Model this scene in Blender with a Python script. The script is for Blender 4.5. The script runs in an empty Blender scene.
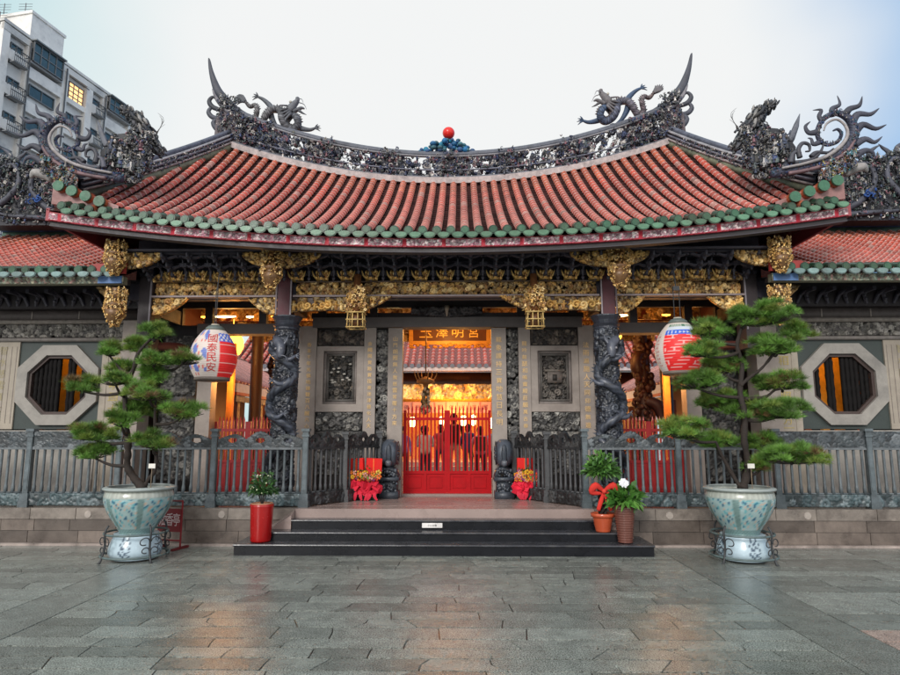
import bpy, math, random
import numpy as np
from math import radians as R, sin, cos, pi
random.seed(7); rng=np.random.default_rng(7)
SC=bpy.context.scene; COL=SC.collection
# ---------------------------------------------------------------- camera
CX,CZ,PT,YW,FPX=.25,1.65,R(8.6),R(1.0),625.
cam=bpy.data.cameras.new('camera'); cam.sensor_width=36; cam.lens=36*FPX/900; cam.clip_end=2000; cam.clip_start=.05
co=bpy.data.objects.new('camera',cam); COL.objects.link(co); co.location=(CX,0,CZ); co.rotation_euler=(R(90)+PT,0,YW); SC.camera=co
def A(px,py,Y):
    """point at depth Y seen at pixel (px,py) of the 900x675 photograph"""
    u=(px-450)/FPX; v=(337.5-py)/FPX; y=cos(PT)-v*sin(PT); z=sin(PT)+v*cos(PT)
    rx=u*cos(YW)-y*sin(YW); ry=u*sin(YW)+y*cos(YW); t=Y/ry
    return np.array((CX+rx*t,Y,CZ+z*t))
# ---------------------------------------------------------------- sky and light
SC.view_settings.view_transform='Standard'; SC.view_settings.look='None'; SC.view_settings.gamma=1; SC.view_settings.exposure=.3
SC.view_settings.use_curve_mapping=False
SUN_EL,SUN_AZ=R(27),R(205)      # behind the camera, a little to its left
W=bpy.data.worlds.new('World'); SC.world=W; W.use_nodes=True
nt=W.node_tree; N=nt.nodes; L=nt.links; N.clear()
out=N.new('ShaderNodeOutputWorld'); bg=N.new('ShaderNodeBackground'); bg.inputs[1].default_value=.1
sky=N.new('ShaderNodeTexSky'); sky.sky_type='NISHITA'; sky.sun_disc=False; sky.sun_elevation=SUN_EL; sky.sun_rotation=SUN_AZ; sky.air_density=1.2; sky.dust_density=2.5
tc=N.new('ShaderNodeTexCoord')
def vdot(vec):
    n=N.new('ShaderNodeVectorMath'); n.operation='DOT_PRODUCT'; L.new(tc.outputs['Generated'],n.inputs[0]); n.inputs[1].default_value=vec; return n.outputs['Value']
def ramp(val,a,b,c0,c1,mid=None):
    n=N.new('ShaderNodeValToRGB'); L.new(val,n.inputs[0]); e=n.color_ramp.elements; e[0].position=a; e[1].position=b; e[0].color=(*c0,1); e[1].color=(*c1,1)
    n.color_ramp.interpolation='EASE'; return n.outputs[0]
ns=N.new('ShaderNodeTexNoise'); L.new(tc.outputs['Generated'],ns.inputs['Vector']); ns.inputs['Scale'].default_value=1.7; ns.inputs['Detail'].default_value=4; ns.inputs['Roughness'].default_value=.45
cdir=np.array((-.02,.86,.42)); cdir/=np.linalg.norm(cdir)
xr=ramp(vdot((1,0,0)),.1,.5,(4.9,6.9,7.1),(2.3,4.3,7.0))
ad=N.new('ShaderNodeMath'); ad.operation='MULTIPLY_ADD'; L.new(ns.outputs['Fac'],ad.inputs[0]); ad.inputs[1].default_value=.30; L.new(vdot(tuple(cdir)),ad.inputs[2])
cmn=N.new('ShaderNodeMapRange'); cmn.interpolation_type='SMOOTHSTEP'; L.new(ad.outputs[0],cmn.inputs[0]); cmn.inputs[1].default_value=.95; cmn.inputs[2].default_value=1.115; cm=cmn.outputs[0]
mx=N.new('ShaderNodeMix'); mx.data_type='RGBA'; L.new(cm,mx.inputs[0])
pale=N.new('ShaderNodeMix'); pale.data_type='RGBA'; pale.inputs[0].default_value=.85; L.new(sky.outputs[0],pale.inputs[6]); L.new(xr,pale.inputs[7])
L.new(pale.outputs[2],mx.inputs[6]); mx.inputs[7].default_value=(7.3,7.4,7.4,1)
bk=ramp(vdot((0,-1,.35)),.0,.75,(0,0,0),(1,1,1))      # bright overcast behind the viewer
mb=N.new('ShaderNodeMix'); mb.data_type='RGBA'; L.new(bk,mb.inputs[0]); L.new(mx.outputs[2],mb.inputs[6]); mb.inputs[7].default_value=(10.6,10.5,10.5,1)
L.new(mb.outputs[2],bg.inputs[0]); L.new(bg.outputs[0],out.inputs[0])
sl=bpy.data.lights.new('sun','SUN'); sl.energy=1.5; sl.angle=R(18); sl.color=(1,.96,.91)
so=bpy.data.objects.new('sun',sl); COL.objects.link(so)
# direction towards the sun: behind the camera
so.rotation_euler=(R(90)-SUN_EL,0,R(-20)); so.location=(0,-10,10)
def lamp(loc,e,col=(1,.45,.12),r=.15):
    l=bpy.data.lights.new('lamp_glow','POINT'); l.energy=e; l.color=col; l.shadow_soft_size=r
    o=bpy.data.objects.new('lamp_glow',l); COL.objects.link(o); o.location=loc; return o
# ---------------------------------------------------------------- materials
def mat(name,col=None,rough=.6,metal=0,var=.25,vscale=3.,bump=.25,bscale=40.,emit=None,es=1.,spec=.5,dirt=None,dirtamt=.5,dscale=1.2,coat=0,rvar=.12):
    m=bpy.data.materials.new(name); m.use_nodes=True; t=m.node_tree; n=t.nodes; l=t.links; b=n['Principled BSDF']
    tcn=n.new('ShaderNodeTexCoord').outputs['Object']
    if col is None: a=n.new('ShaderNodeAttribute'); a.attribute_name='Col'; src=a.outputs['Color']
    else: a=n.new('ShaderNodeRGB'); a.outputs[0].default_value=(*col,1); src=a.outputs[0]
    nz=n.new('ShaderNodeTexNoise'); nz.inputs['Scale'].default_value=vscale; nz.inputs['Detail'].default_value=8; nz.inputs['Roughness'].default_value=.65; l.new(tcn,nz.inputs['Vector'])
    mr=n.new('ShaderNodeMapRange'); l.new(nz.outputs['Fac'],mr.inputs[0]); mr.inputs[1].default_value=.3; mr.inputs[2].default_value=.7; mr.inputs[3].default_value=1-var; mr.inputs[4].default_value=1+var
    mul=n.new('ShaderNodeVectorMath'); mul.operation='SCALE'; l.new(src,mul.inputs[0]); l.new(mr.outputs[0],mul.inputs['Scale']); cur=mul.outputs[0]
    if dirt is not None:
        d=n.new('ShaderNodeTexNoise'); d.inputs['Scale'].default_value=dscale; d.inputs['Detail'].default_value=10; d.inputs['Roughness'].default_value=.7; l.new(tcn,d.inputs['Vector'])
        dr=n.new('ShaderNodeMapRange'); l.new(d.outputs['Fac'],dr.inputs[0]); dr.inputs[1].default_value=.48; dr.inputs[2].default_value=.7; dr.inputs[3].default_value=0; dr.inputs[4].default_value=dirtamt
        dm=n.new('ShaderNodeMix'); dm.data_type='RGBA'; l.new(dr.outputs[0],dm.inputs[0]); l.new(cur,dm.inputs[6]); dm.inputs[7].default_value=(*dirt,1); cur=dm.outputs[2]
    l.new(cur,b.inputs['Base Color']); b.inputs['Metallic'].default_value=metal; b.inputs['Specular IOR Level'].default_value=spec; b.inputs['Coat Weight'].default_value=coat
    rr=n.new('ShaderNodeMapRange'); l.new(nz.outputs['Fac'],rr.inputs[0]); rr.inputs[1].default_value=.3; rr.inputs[2].default_value=.7; rr.inputs[3].default_value=max(.03,rough-rvar); rr.inputs[4].default_value=min(1,rough+rvar); l.new(rr.outputs[0],b.inputs['Roughness'])
    if bump:
        bz=n.new('ShaderNodeTexNoise'); bz.inputs['Scale'].default_value=bscale; bz.inputs['Detail'].default_value=6; l.new(tcn,bz.inputs['Vector'])
        bn=n.new('ShaderNodeBump'); bn.inputs['Strength'].default_value=bump; bn.inputs['Distance'].default_value=.01; l.new(bz.outputs['Fac'],bn.inputs['Height']); l.new(bn.outputs[0],b.inputs['Normal'])
    if emit is not None: b.inputs['Emission Color'].default_value=(*emit,1); b.inputs['Emission Strength'].default_value=es
    return m
M={}
M['paint']=mat('painted_surface',None,.55,var=.22,vscale=6)
M['orn']=mat('weathered_ornament',None,.6,var=.35,vscale=9,bump=.5,dirt=(.02,.022,.03),dirtamt=.6,dscale=3)
M['tile']=mat('glazed_roof_tile',None,.26,var=.15,vscale=10,bump=.15,bscale=60,dirt=(.09,.03,.025),dirtamt=.4,dscale=1.2,spec=.35)
M['gold']=mat('gilded_carving',None,.42,metal=.12,var=.35,vscale=22,bump=.3)
M['carvestone']=mat('carved_dark_stone',None,.6,var=.3,vscale=12)
M['stone']=mat('pale_granite',(.33,.283,.25),.6,var=.14,vscale=5,bump=.2,bscale=120,dirt=(.16,.13,.115),dirtamt=.6,dscale=1.6)
M['stoneD']=mat('grey_stone',(.13,.115,.11),.6,var=.2,vscale=4,dirt=(.05,.045,.045))
M['block']=mat('wet_granite_block',None,.34,var=.3,vscale=4,bump=.4,bscale=60,dirt=(.045,.032,.026),dirtamt=.85,dscale=1.8)
M['slab']=mat('wet_stone_slab',(.33,.25,.225),.28,var=.18,vscale=3,bump=.15,bscale=60,dirt=(.12,.09,.08),dirtamt=.6,dscale=1.5)
M['black']=mat('black_polished_stone',(.006,.007,.010),.3,var=.3,vscale=3,bump=.1,rvar=.1,spec=.3)
M['blackT']=mat('lighter_step_tread',(.035,.037,.045),.24,var=.4,vscale=5,bump=.15,rvar=.12,dirt=(.10,.095,.09),dirtamt=.5,dscale=6)  # treads and nosing: mottled, paler than the black risers
M['darkbar']=mat('dark_window_bar',(.010,.009,.009),.75,var=.3,vscale=9,bump=.4,spec=.15)
M['greystone']=mat('grey_granite',(.32,.30,.27),.6,var=.15,vscale=5,bump=.2,bscale=120,dirt=(.12,.115,.11),dirtamt=.6,dscale=1.8)
M['valley']=mat('dark_valley_tile',None,.85,var=.3,vscale=8,bump=.3,spec=.12)  # pan tiles between the rows: matt and much darker than the barrel tiles
M['wood']=mat('dark_lacquered_wood',(.022,.017,.019),.5,var=.3,vscale=6)
M['woodR']=mat('dark_red_wood',(.09,.025,.02),.5,var=.3,vscale=6)
M['brk']=mat('dark_bracket_wood',(.055,.052,.07),.45,var=.35,vscale=8)
M['bluestone']=mat('dark_blue_grey_stone',None,.36,var=.3,vscale=8,bump=.4,spec=.6)
M['rail']=mat('patinated_railing',None,.42,var=.35,vscale=9,bump=.35,dirt=(.05,.075,.08),dirtamt=.35,dscale=4)
M['railD']=mat('dark_iron_railing',None,.45,var=.3,vscale=9,bump=.35)
M['red']=mat('red_gate_paint',(.42,.002,.006),.5,spec=.2,var=.15,vscale=5,bump=.05)
M['redleaf']=mat('red_door_paint',(.30,.010,.012),.4,var=.2,vscale=5,bump=.05)
M['green']=mat('grey_green_stone',(.042,.056,.052),.55,var=.2,vscale=5)
M['plaster']=mat('pale_wall_stone',(.37,.325,.265),.7,var=.15,vscale=3,dirt=(.22,.19,.16),dirtamt=.6)
M['water']=None
def glow(name,c,s):
    m=bpy.data.materials.new(name); m.use_nodes=True; b=m.node_tree.nodes['Principled BSDF']; b.inputs['Base Color'].default_value=(*c,1); b.inputs['Emission Color'].default_value=(*c,1); b.inputs['Emission Strength'].default_value=s; return m
M['glowO']=glow('lit_lamp_orange',(1,.38,.04),5); M['glowY']=glow('lit_lamp_yellow',(1,.72,.3),9); M['glowW']=glow('lit_window_warm',(1,.55,.22),1.3); M['glowL']=glow('lit_window_dim',(1,.9,.35),.7)
M['apt']=mat('weathered_render_wall',(.68,.67,.64),.8,var=.12,vscale=.5,bump=.1,bscale=8,dirt=(.2,.21,.23),dirtamt=.7,dscale=.35)
M['aptW']=mat('pale_tiled_wall',(.80,.78,.74),.7,var=.1,vscale=.7,bump=.1,bscale=8,dirt=(.3,.3,.31),dirtamt=.6,dscale=.5)
M['glass']=mat('window_glass',(.025,.055,.065),.12,var=.4,vscale=1.5,bump=0,spec=.8)
M['glassB']=mat('blue_window_glass',(.035,.07,.08),.12,var=.4,vscale=1.5,bump=0,spec=.8)
M['dkmetal']=mat('dark_metal',(.03,.032,.035),.5,var=.2,bump=.1)
M['cer']=mat('glazed_ceramic',None,.2,var=.12,vscale=7,bump=.05,spec=.6)
M['leaf']=mat('leaf',None,.5,var=.25,vscale=7,bump=0)
M['bark']=mat('pine_bark',(.03,.022,.018),.85,var=.4,vscale=14,bump=.9,bscale=45)
M['cloth']=mat('cloth',None,.85,var=.1,vscale=9,bump=.1)
M['skin']=mat('skin',(.45,.27,.19),.6,var=.05,bump=0)
# ---------------------------------------------------------------- mesh builder
class MB:
    def __init__(s): s.V=[];s.Q=[];s.T=[];s.C=[];s.n=0
    def add(s,v,q=None,t=None,c=(.5,.5,.5)):
        v=np.asarray(v,float).reshape(-1,3); c=np.asarray(c,float)
        if c.ndim==1: c=np.tile(c[:3],(len(v),1))
        s.V.append(v); s.C.append(c)
        if q is not None and len(q): s.Q.append(np.asarray(q,int)+s.n)
        if t is not None and len(t): s.T.append(np.asarray(t,int)+s.n)
        s.n+=len(v); return s
    def merge(s,o,f=None,c=None):
        for v,cc in zip(o.V,o.C): s.V.append(f(v) if f else v); s.C.append(cc if c is None else np.tile(c,(len(v),1)))
        for q in o.Q: s.Q.append(q+s.n)
        for t in o.T: s.T.append(t+s.n)
        s.n+=o.n; return s
    def box(s,x0,x1,y0,y1,z0,z1,c=(.5,.5,.5)):
        v=[(x,y,z) for z in (z0,z1) for y in (y0,y1) for x in (x0,x1)]
        return s.add(v,[(0,2,3,1),(4,5,7,6),(0,1,5,4),(2,6,7,3),(0,4,6,2),(1,3,7,5)],c=c)
    def obox(s,p,sx,sy,sz,rz=0,rx=0,ry=0,c=(.5,.5,.5)):
        v=np.array([(x,y,z) for z in (-.5,.5) for y in (-.5,.5) for x in (-.5,.5)])*(sx,sy,sz)
        v=v@rot(rx,ry,rz).T+np.asarray(p)
        return s.add(v,[(0,2,3,1),(4,5,7,6),(0,1,5,4),(2,6,7,3),(0,4,6,2),(1,3,7,5)],c=c)
    def lathe(s,prof,ctr=(0,0,0),seg=24,c=(.5,.5,.5),axis='z',a0=0,a1=2*pi):
        prof=np.array(prof,float); n=len(prof); closed=abs(a1-a0-2*pi)<1e-6; m=seg if closed else seg+1
        a=a0+(a1-a0)*np.arange(m)/seg
        v=np.stack([np.outer(prof[:,0],np.cos(a)),np.outer(prof[:,0],np.sin(a)),np.repeat(prof[:,1:2],m,1)],-1).reshape(-1,3)
        if axis=='y': v=v[:,[0,2,1]]
        if axis=='x': v=v[:,[2,1,0]]
        v=v+np.asarray(ctr); q=[]
        for i in range(n-1):
            for j in range(seg): k=(j+1)%m; q.append((i*m+j,i*m+k,(i+1)*m+k,(i+1)*m+j))
        cc=np.asarray(c,float)
        if cc.ndim==2: cc=np.repeat(cc,m,0)
        return s.add(v,q,c=cc)
    def cyl(s,p,r,h,seg=16,c=(.5,.5,.5),axis='z',r2=None):
        r2=r if r2 is None else r2
        return s.lathe([(1e-4,0),(r,0),(r,0),(r2,h),(r2,h),(1e-4,h)],p,seg,c,axis)
    def tube(s,pts,rad,seg=8,c=(.5,.5,.5),flat=1.,up=(0,1,0),cols=None,sub=0):
        pts=np.array(pts,float); rad=np.asarray(rad,float)
        if rad.ndim==0: rad=np.full(len(pts),float(rad))
        if sub: pts,rad=smooth(pts,rad,sub)
        n=len(pts); T=np.gradient(pts,axis=0); T/=np.linalg.norm(T,axis=1)[:,None]+1e-9
        U=np.tile(np.array(up,float),(n,1)); U-= (U*T).sum(1)[:,None]*T
        bad=np.linalg.norm(U,axis=1)<.1; U[bad]=np.cross(T[bad],(1,0,0)); U/=np.linalg.norm(U,axis=1)[:,None]; S=np.cross(T,U)
        a=2*pi*np.arange(seg)/seg
        v=pts[:,None]+rad[:,None,None]*(np.cos(a)[None,:,None]*S[:,None]+flat*np.sin(a)[None,:,None]*U[:,None])
        v=v.reshape(-1,3); q=[(i*seg+j,i*seg+(j+1)%seg,(i+1)*seg+(j+1)%seg,(i+1)*seg+j) for i in range(n-1) for j in range(seg)]
        cc=c if cols is None else np.repeat(np.asarray(cols),seg,0)
        s.add(v,q,c=cc)
        b=s.n-len(v)
        # caps
        for k,i in ((0,0),(1,n-1)):
            base=s.n; cen=pts[i]; col=(np.asarray(cc)[i*seg] if np.asarray(cc).ndim==2 else cc)
            s.add([cen],c=col); s.T.append(np.array([((b+i*seg+j),(b+i*seg+(j+1)%seg),base) if k else ((b+i*seg+(j+1)%seg),(b+i*seg+j),base) for j in range(seg)]))
        return s
    def ell(s,p,r,c=(.5,.5,.5),rt=None,su=8,sv=6):
        v,q=SPH(su,sv); r=np.array(r,float)*np.ones(3); w=v*r
        if rt is not None: w=w@rt.T
        return s.add(w+np.asarray(p),q,c=c)
    def poly(s,pts,y0,y1,c=(.5,.5,.5)):
        """prism: outline in x,z extruded in y"""
        n=len(pts); v=[(x,y0,z) for x,z in pts]+[(x,y1,z) for x,z in pts]
        s.add(v,[(i,(i+1)%n,n+(i+1)%n,n+i) for i in range(n)],c=c)
        cx=sum(p[0] for p in pts)/n; cz=sum(p[1] for p in pts)/n
        for y,k in ((y0,0),(y1,1)):
            s.add([(cx,y,cz)]+[(x,y,z) for x,z in pts],t=[(0,1+i,1+(i+1)%n) if k else (0,1+(i+1)%n,1+i) for i in range(n)],c=c)
        return s
    def mesh(s,name,material,smooth=False):
        me=bpy.data.meshes.new(name)
        if s.n==0: return me
        V=np.concatenate(s.V); C=np.concatenate(s.C)
        Q=np.concatenate(s.Q) if s.Q else np.zeros((0,4),int); T=np.concatenate(s.T) if s.T else np.zeros((0,3),int)
        me.vertices.add(len(V)); me.vertices.foreach_set('co',V.astype(np.float32).ravel())
        lp=np.concatenate([Q.ravel(),T.ravel()]); me.loops.add(len(lp)); me.loops.foreach_set('vertex_index',lp.astype(np.int32))
        tot=np.concatenate([np.full(len(Q),4),np.full(len(T),3)]).astype(np.int32); st=np.concatenate([[0],np.cumsum(tot)[:-1]]).astype(np.int32)
        me.polygons.add(len(tot)); me.polygons.foreach_set('loop_start',st); me.polygons.foreach_set('loop_total',tot)
        me.polygons.foreach_set('use_smooth',np.full(len(tot),smooth))
        me.update(calc_edges=True); me.validate()
        at=me.color_attributes.new('Col','FLOAT_COLOR','POINT'); c4=np.concatenate([C,np.ones((len(C),1))],1); 
        if len(me.vertices)==len(c4): at.data.foreach_set('color',c4.astype(np.float32).ravel())
        me.materials.append(material if not isinstance(material,str) else M[material]); return me
    def build(s,name,material,parent=None,smooth=False):
        o=bpy.data.objects.new(name,s.mesh(name,material,smooth)); COL.objects.link(o)
        if parent is not None: own(o,parent)
        return o
def own(o,parent):
    o.parent=parent; p=parent; 
    import mathutils
    m=mathutils.Matrix.Identity(4); ch=[]
    while p is not None: ch.append(p); p=p.parent
    for q in reversed(ch):
        m=m@q.matrix_parent_inverse@mathutils.Matrix.LocRotScale(q.location,q.rotation_euler,q.scale)
    o.matrix_parent_inverse=m.inverted()
_sp={}
def SPH(su,sv):
    if (su,sv) not in _sp:
        v=[(0,0,-1)]+[(cos(2*pi*j/su)*cos(a),sin(2*pi*j/su)*cos(a),sin(a)) for a in [-pi/2+pi*i/sv for i in range(1,sv)] for j in range(su)]+[(0,0,1)]
        v[0]=(0,0,-1); q=[]
        m=MB; 
        for i in range(sv-2):
            for j in range(su): q.append((1+i*su+j,1+i*su+(j+1)%su,1+(i+1)*su+(j+1)%su,1+(i+1)*su+j))
        # poles as thin quads sharing duplicated pole vertices
        V=list(v); 
        for j in range(0,su,2):
            q.append((0,1+(j+2)%su,1+(j+1)%su,1+j)); q.append((len(v)-1,1+(sv-2)*su+j,1+(sv-2)*su+(j+1)%su,1+(sv-2)*su+(j+2)%su))
        _sp[(su,sv)]=(np.array(V),np.array(q))
    return _sp[(su,sv)]
def rot(rx=0,ry=0,rz=0):
    cx,sx,cy,sy,cz,sz=cos(rx),sin(rx),cos(ry),sin(ry),cos(rz),sin(rz)
    return np.array([[cz,-sz,0],[sz,cz,0],[0,0,1]])@np.array([[cy,0,sy],[0,1,0],[-sy,0,cy]])@np.array([[1,0,0],[0,cx,-sx],[0,sx,cx]])
def smooth(P,r,sub):
    P=np.asarray(P,float); n=len(P); o=[]; rr=[]
    for i in range(n-1):
        p0=P[max(i-1,0)];p1=P[i];p2=P[i+1];p3=P[min(i+2,n-1)]
        for k in range(sub):
            t=k/sub; o.append(.5*((2*p1)+(-p0+p2)*t+(2*p0-5*p1+4*p2-p3)*t*t+(-p0+3*p1-3*p2+p3)*t**3)); rr.append(r[i]*(1-t)+r[i+1]*t)
    o.append(P[-1]); rr.append(r[-1]); return np.array(o),np.array(rr)
def empty(name,loc,label=None,cat=None,group=None,kind=None):
    o=bpy.data.objects.new(name,None); COL.objects.link(o); o.location=loc; o.empty_display_size=.2; tag(o,label,cat,group,kind); return o
def tag(o,label=None,cat=None,group=None,kind=None):
    for k,v in (('label',label),('category',cat),('group',group),('kind',kind)):
        if v: o[k]=v
    return o
def copy_tree(o,parent=None):
    c=o.copy(); COL.objects.link(c); c.parent=parent
    for ch in list(o.children): copy_tree(ch,c)
    return c
_tx={}
def text(s,h):
    """flat lettering mesh: verts in (x,z), centred, height about h"""
    if s not in _tx:
        cu=bpy.data.curves.new('t','FONT'); cu.body=s; cu.align_x='CENTER'; o=bpy.data.objects.new('t',cu); COL.objects.link(o); bpy.context.view_layer.update()
        me=bpy.data.meshes.new_from_object(o.evaluated_get(bpy.context.evaluated_depsgraph_get()))
        v=np.array([x.co[:] for x in me.vertices]).reshape(-1,3); me.calc_loop_triangles(); t=np.array([x.vertices[:] for x in me.loop_triangles])
        bpy.data.objects.remove(o); bpy.data.meshes.remove(me)
        if len(v): v[:,:2]-=(v[:,:2].max(0)+v[:,:2].min(0))/2; v=v/max(1e-6,np.ptp(v[:,1]))
        _tx[s]=(v,t)
    v,t=_tx[s]; return v*h,t
def put_text(mb,s,h,p,c,thick=.008,wx=1.):
    """letters facing -Y at point p"""
    v,t=text(s,h)
    if not len(v): return
    w=np.stack([v[:,0]*wx+p[0],np.full(len(v),p[1]),v[:,1]+p[2]],1); mb.add(w,t=t,c=c)
    # outline sides are tiny: give the letters depth with a second sheet behind
    w2=w.copy(); w2[:,1]+=thick; mb.add(w2,t=t,c=c)
def column_text(mb,s,x,y,z0,z1,h,c,wx=1.):
    n=len(s)
    for i,ch in enumerate(s): put_text(mb,ch,h*(.82+.18*random.random()),(x,y,z1-(i+.5)*(z1-z0)/n),c,wx=wx)
# ---------------------------------------------------------------- carving
def stamp(H,C,cx,cy,rx,ry,ang,a,col,base=0.):
    ny,nx=H.shape; r=max(rx,ry)+1; x0=max(0,int(cx-r));x1=min(nx,int(cx+r)+2);y0=max(0,int(cy-r));y1=min(ny,int(cy+r)+2)
    if x0>=x1 or y0>=y1: return
    dx=np.arange(x0,x1)[None,:]-cx; dy=np.arange(y0,y1)[:,None]-cy; c,s=cos(ang),sin(ang)
    q=1-((dx*c+dy*s)/rx)**2-((dy*c-dx*s)/ry)**2; h=base+a*np.sqrt(np.maximum(q,0)); m=(q>0)&(h>H[y0:y1,x0:x1])
    H[y0:y1,x0:x1][m]=h[m]; C[y0:y1,x0:x1][m]=col
def shade(c,k=.25):
    return np.asarray(c)*(1+random.uniform(-k,k))
def motif(H,C,kind,cx,cy,s,pal):
    col=shade(random.choice(pal))
    if kind=='scroll':
        d=random.choice((-1,1)); a0=random.random()*6.28; R0=s*.5
        for k in range(16):
            t=k/15; r=R0*(1-.8*t); a=a0+d*t*7.5; stamp(H,C,cx+r*cos(a),cy+r*sin(a),s*.13*(1-.4*t)+.8,s*.13*(1-.4*t)+.8,0,.75-.2*t,col,.1)
        for k in range(3):
            a=a0+random.uniform(-1,1); stamp(H,C,cx+s*.62*cos(a+k*.5),cy+s*.62*sin(a+k*.5),s*.22,s*.09+.6,a+k*.5,.6,shade(random.choice(pal)))
    elif kind=='leaf':
        a0=random.random()*6.28
        for k in range(5): a=a0+(k-2)*.55; stamp(H,C,cx+s*.3*cos(a),cy+s*.3*sin(a),s*.33,s*.1+.6,a,.55+.08*(k%2),shade(col,.1))
    elif kind=='flower':
        a0=random.random()*6.28; n=random.choice((5,6,8)); c2=shade(random.choice(pal))
        for k in range(n): a=a0+k*6.283/n; stamp(H,C,cx+s*.27*cos(a),cy+s*.27*sin(a),s*.22,s*.15,a,.7,shade(col,.1))
        stamp(H,C,cx,cy,s*.12+.5,s*.12+.5,0,.9,c2)
    elif kind=='fig':
        t=random.uniform(-.3,.3); c2=shade(random.choice(pal)); 
        stamp(H,C,cx,cy-s*.22,s*.2,s*.36,t*.3,.85,col); stamp(H,C,cx+t*s*.2,cy+s*.1,s*.15,s*.24,t,.95,c2); stamp(H,C,cx+t*s*.3,cy+s*.40,s*.095+.5,s*.12+.5,0,1.,shade(pal[0],.1))
        stamp(H,C,cx-s*.2,cy+s*.1,s*.2,s*.06+.5,random.uniform(-1,1),.8,c2); stamp(H,C,cx+s*.2,cy+s*.08,s*.2,s*.06+.5,random.uniform(-1,1),.8,c2)
        stamp(H,C,cx-s*.09,cy-s*.5,s*.07+.4,s*.16,0,.7,col); stamp(H,C,cx+s*.1,cy-s*.5,s*.07+.4,s*.16,0,.7,col)
    elif kind=='cloud':
        for k in range(6): stamp(H,C,cx+random.uniform(-.5,.5)*s,cy+random.uniform(-.2,.2)*s,s*.2,s*.14,0,random.uniform(.4,.7),shade(col,.12))
def carve(w,h,res=.012,kinds=('scroll','leaf','flower'),s=.1,pal=((.5,.35,.1),),bgc=(.05,.02,.015),dens=1.5,rows=0,under=True):
    nx=max(4,int(w/res)); ny=max(4,int(h/res)); H=np.zeros((ny,nx)); C=np.tile(np.array(bgc,float),(ny,nx,1)); sp=s/res
    if under:
        for _ in range(int(dens*2.2*w*h/(s*s*.35))): motif(H,C,'leaf',random.uniform(0,nx),random.uniform(0,ny),sp*.6,[np.array(p)*.42 for p in pal])
        H*=.55
    n=int(dens*w*h/(s*s))
    if rows:
        k=max(1,int(w/(s*.8)))
        for r_ in range(rows):
            for i in range(k): motif(H,C,random.choice(kinds),(i+.5+random.uniform(-.15,.15))*nx/k,(r_+.5)*ny/rows,sp,pal)
    else:
        for _ in range(n): motif(H,C,random.choice(kinds),random.uniform(0,nx),random.uniform(0,ny),sp*random.uniform(.7,1.25),pal)
    return H,C
def relief(mb,H,C,f,mask=None,both=False,side=None):
    """f(u,v,h)->Nx3 ; u,v in 0..1. mask(u,v)->bool ; both mirrors h ; side = back h with closed rim"""
    ny,nx=H.shape; v,u=np.meshgrid(np.linspace(0,1,ny),np.linspace(0,1,nx),indexing='ij')
    m=np.ones((ny,nx),bool) if mask is None else (mask(u,v) if callable(mask) else mask)
    qm=m[:-1,:-1]&m[1:,:-1]&m[:-1,1:]&m[1:,1:]
    idx=np.arange(ny*nx).reshape(ny,nx); q=np.stack([idx[:-1,:-1],idx[:-1,1:],idx[1:,1:],idx[1:,:-1]],-1)[qm]
    if not len(q): return mb
    used=np.unique(q); re=-np.ones(ny*nx,int); re[used]=np.arange(len(used)); q=re[q]
    uu,vv,hh,cc=u.ravel()[used],v.ravel()[used],H.ravel()[used],C.reshape(-1,3)[used]
    mb.add(f(uu,vv,hh),q,c=cc); n=len(used)
    if both: mb.add(f(uu,vv,-hh),q[:,::-1],c=cc)
    if side is not None:
        p=np.pad(qm,1); e=[]
        I,J=np.nonzero(qm)
        for di,dj,a,b in ((-1,0,(0,0),(0,1)),(1,0,(1,1),(1,0)),(0,-1,(1,0),(0,0)),(0,1,(0,1),(1,1))):
            k=~p[I+1+di,J+1+dj]; i=I[k];j=J[k]
            e.append(np.stack([re[idx[i+a[0],j+a[1]]],re[idx[i+b[0],j+b[1]]]],-1))
        e=np.concatenate(e); back=f(uu,vv,np.full(n,float(side)))
        b=mb.n-n; mb.V.append(back); mb.C.append(cc); k=mb.n; mb.n+=n
        mb.Q.append(np.stack([e[:,1]+b,e[:,0]+b,e[:,0]+k,e[:,1]+k],-1)); mb.Q.append(q[:,::-1]+k)
    return mb
def flat_panel(mb,x0,x1,y,z0,z1,depth,flip=False,**k):
    side=k.pop('side',None); mask=k.pop('mask',None); H,C=carve(abs(x1-x0),z1-z0,**k)
    relief(mb,H,C,lambda u,v,h:np.stack([x0+(x1-x0)*u,y-h*depth,z0+(z1-z0)*v],-1),mask=mask,side=side)
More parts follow.
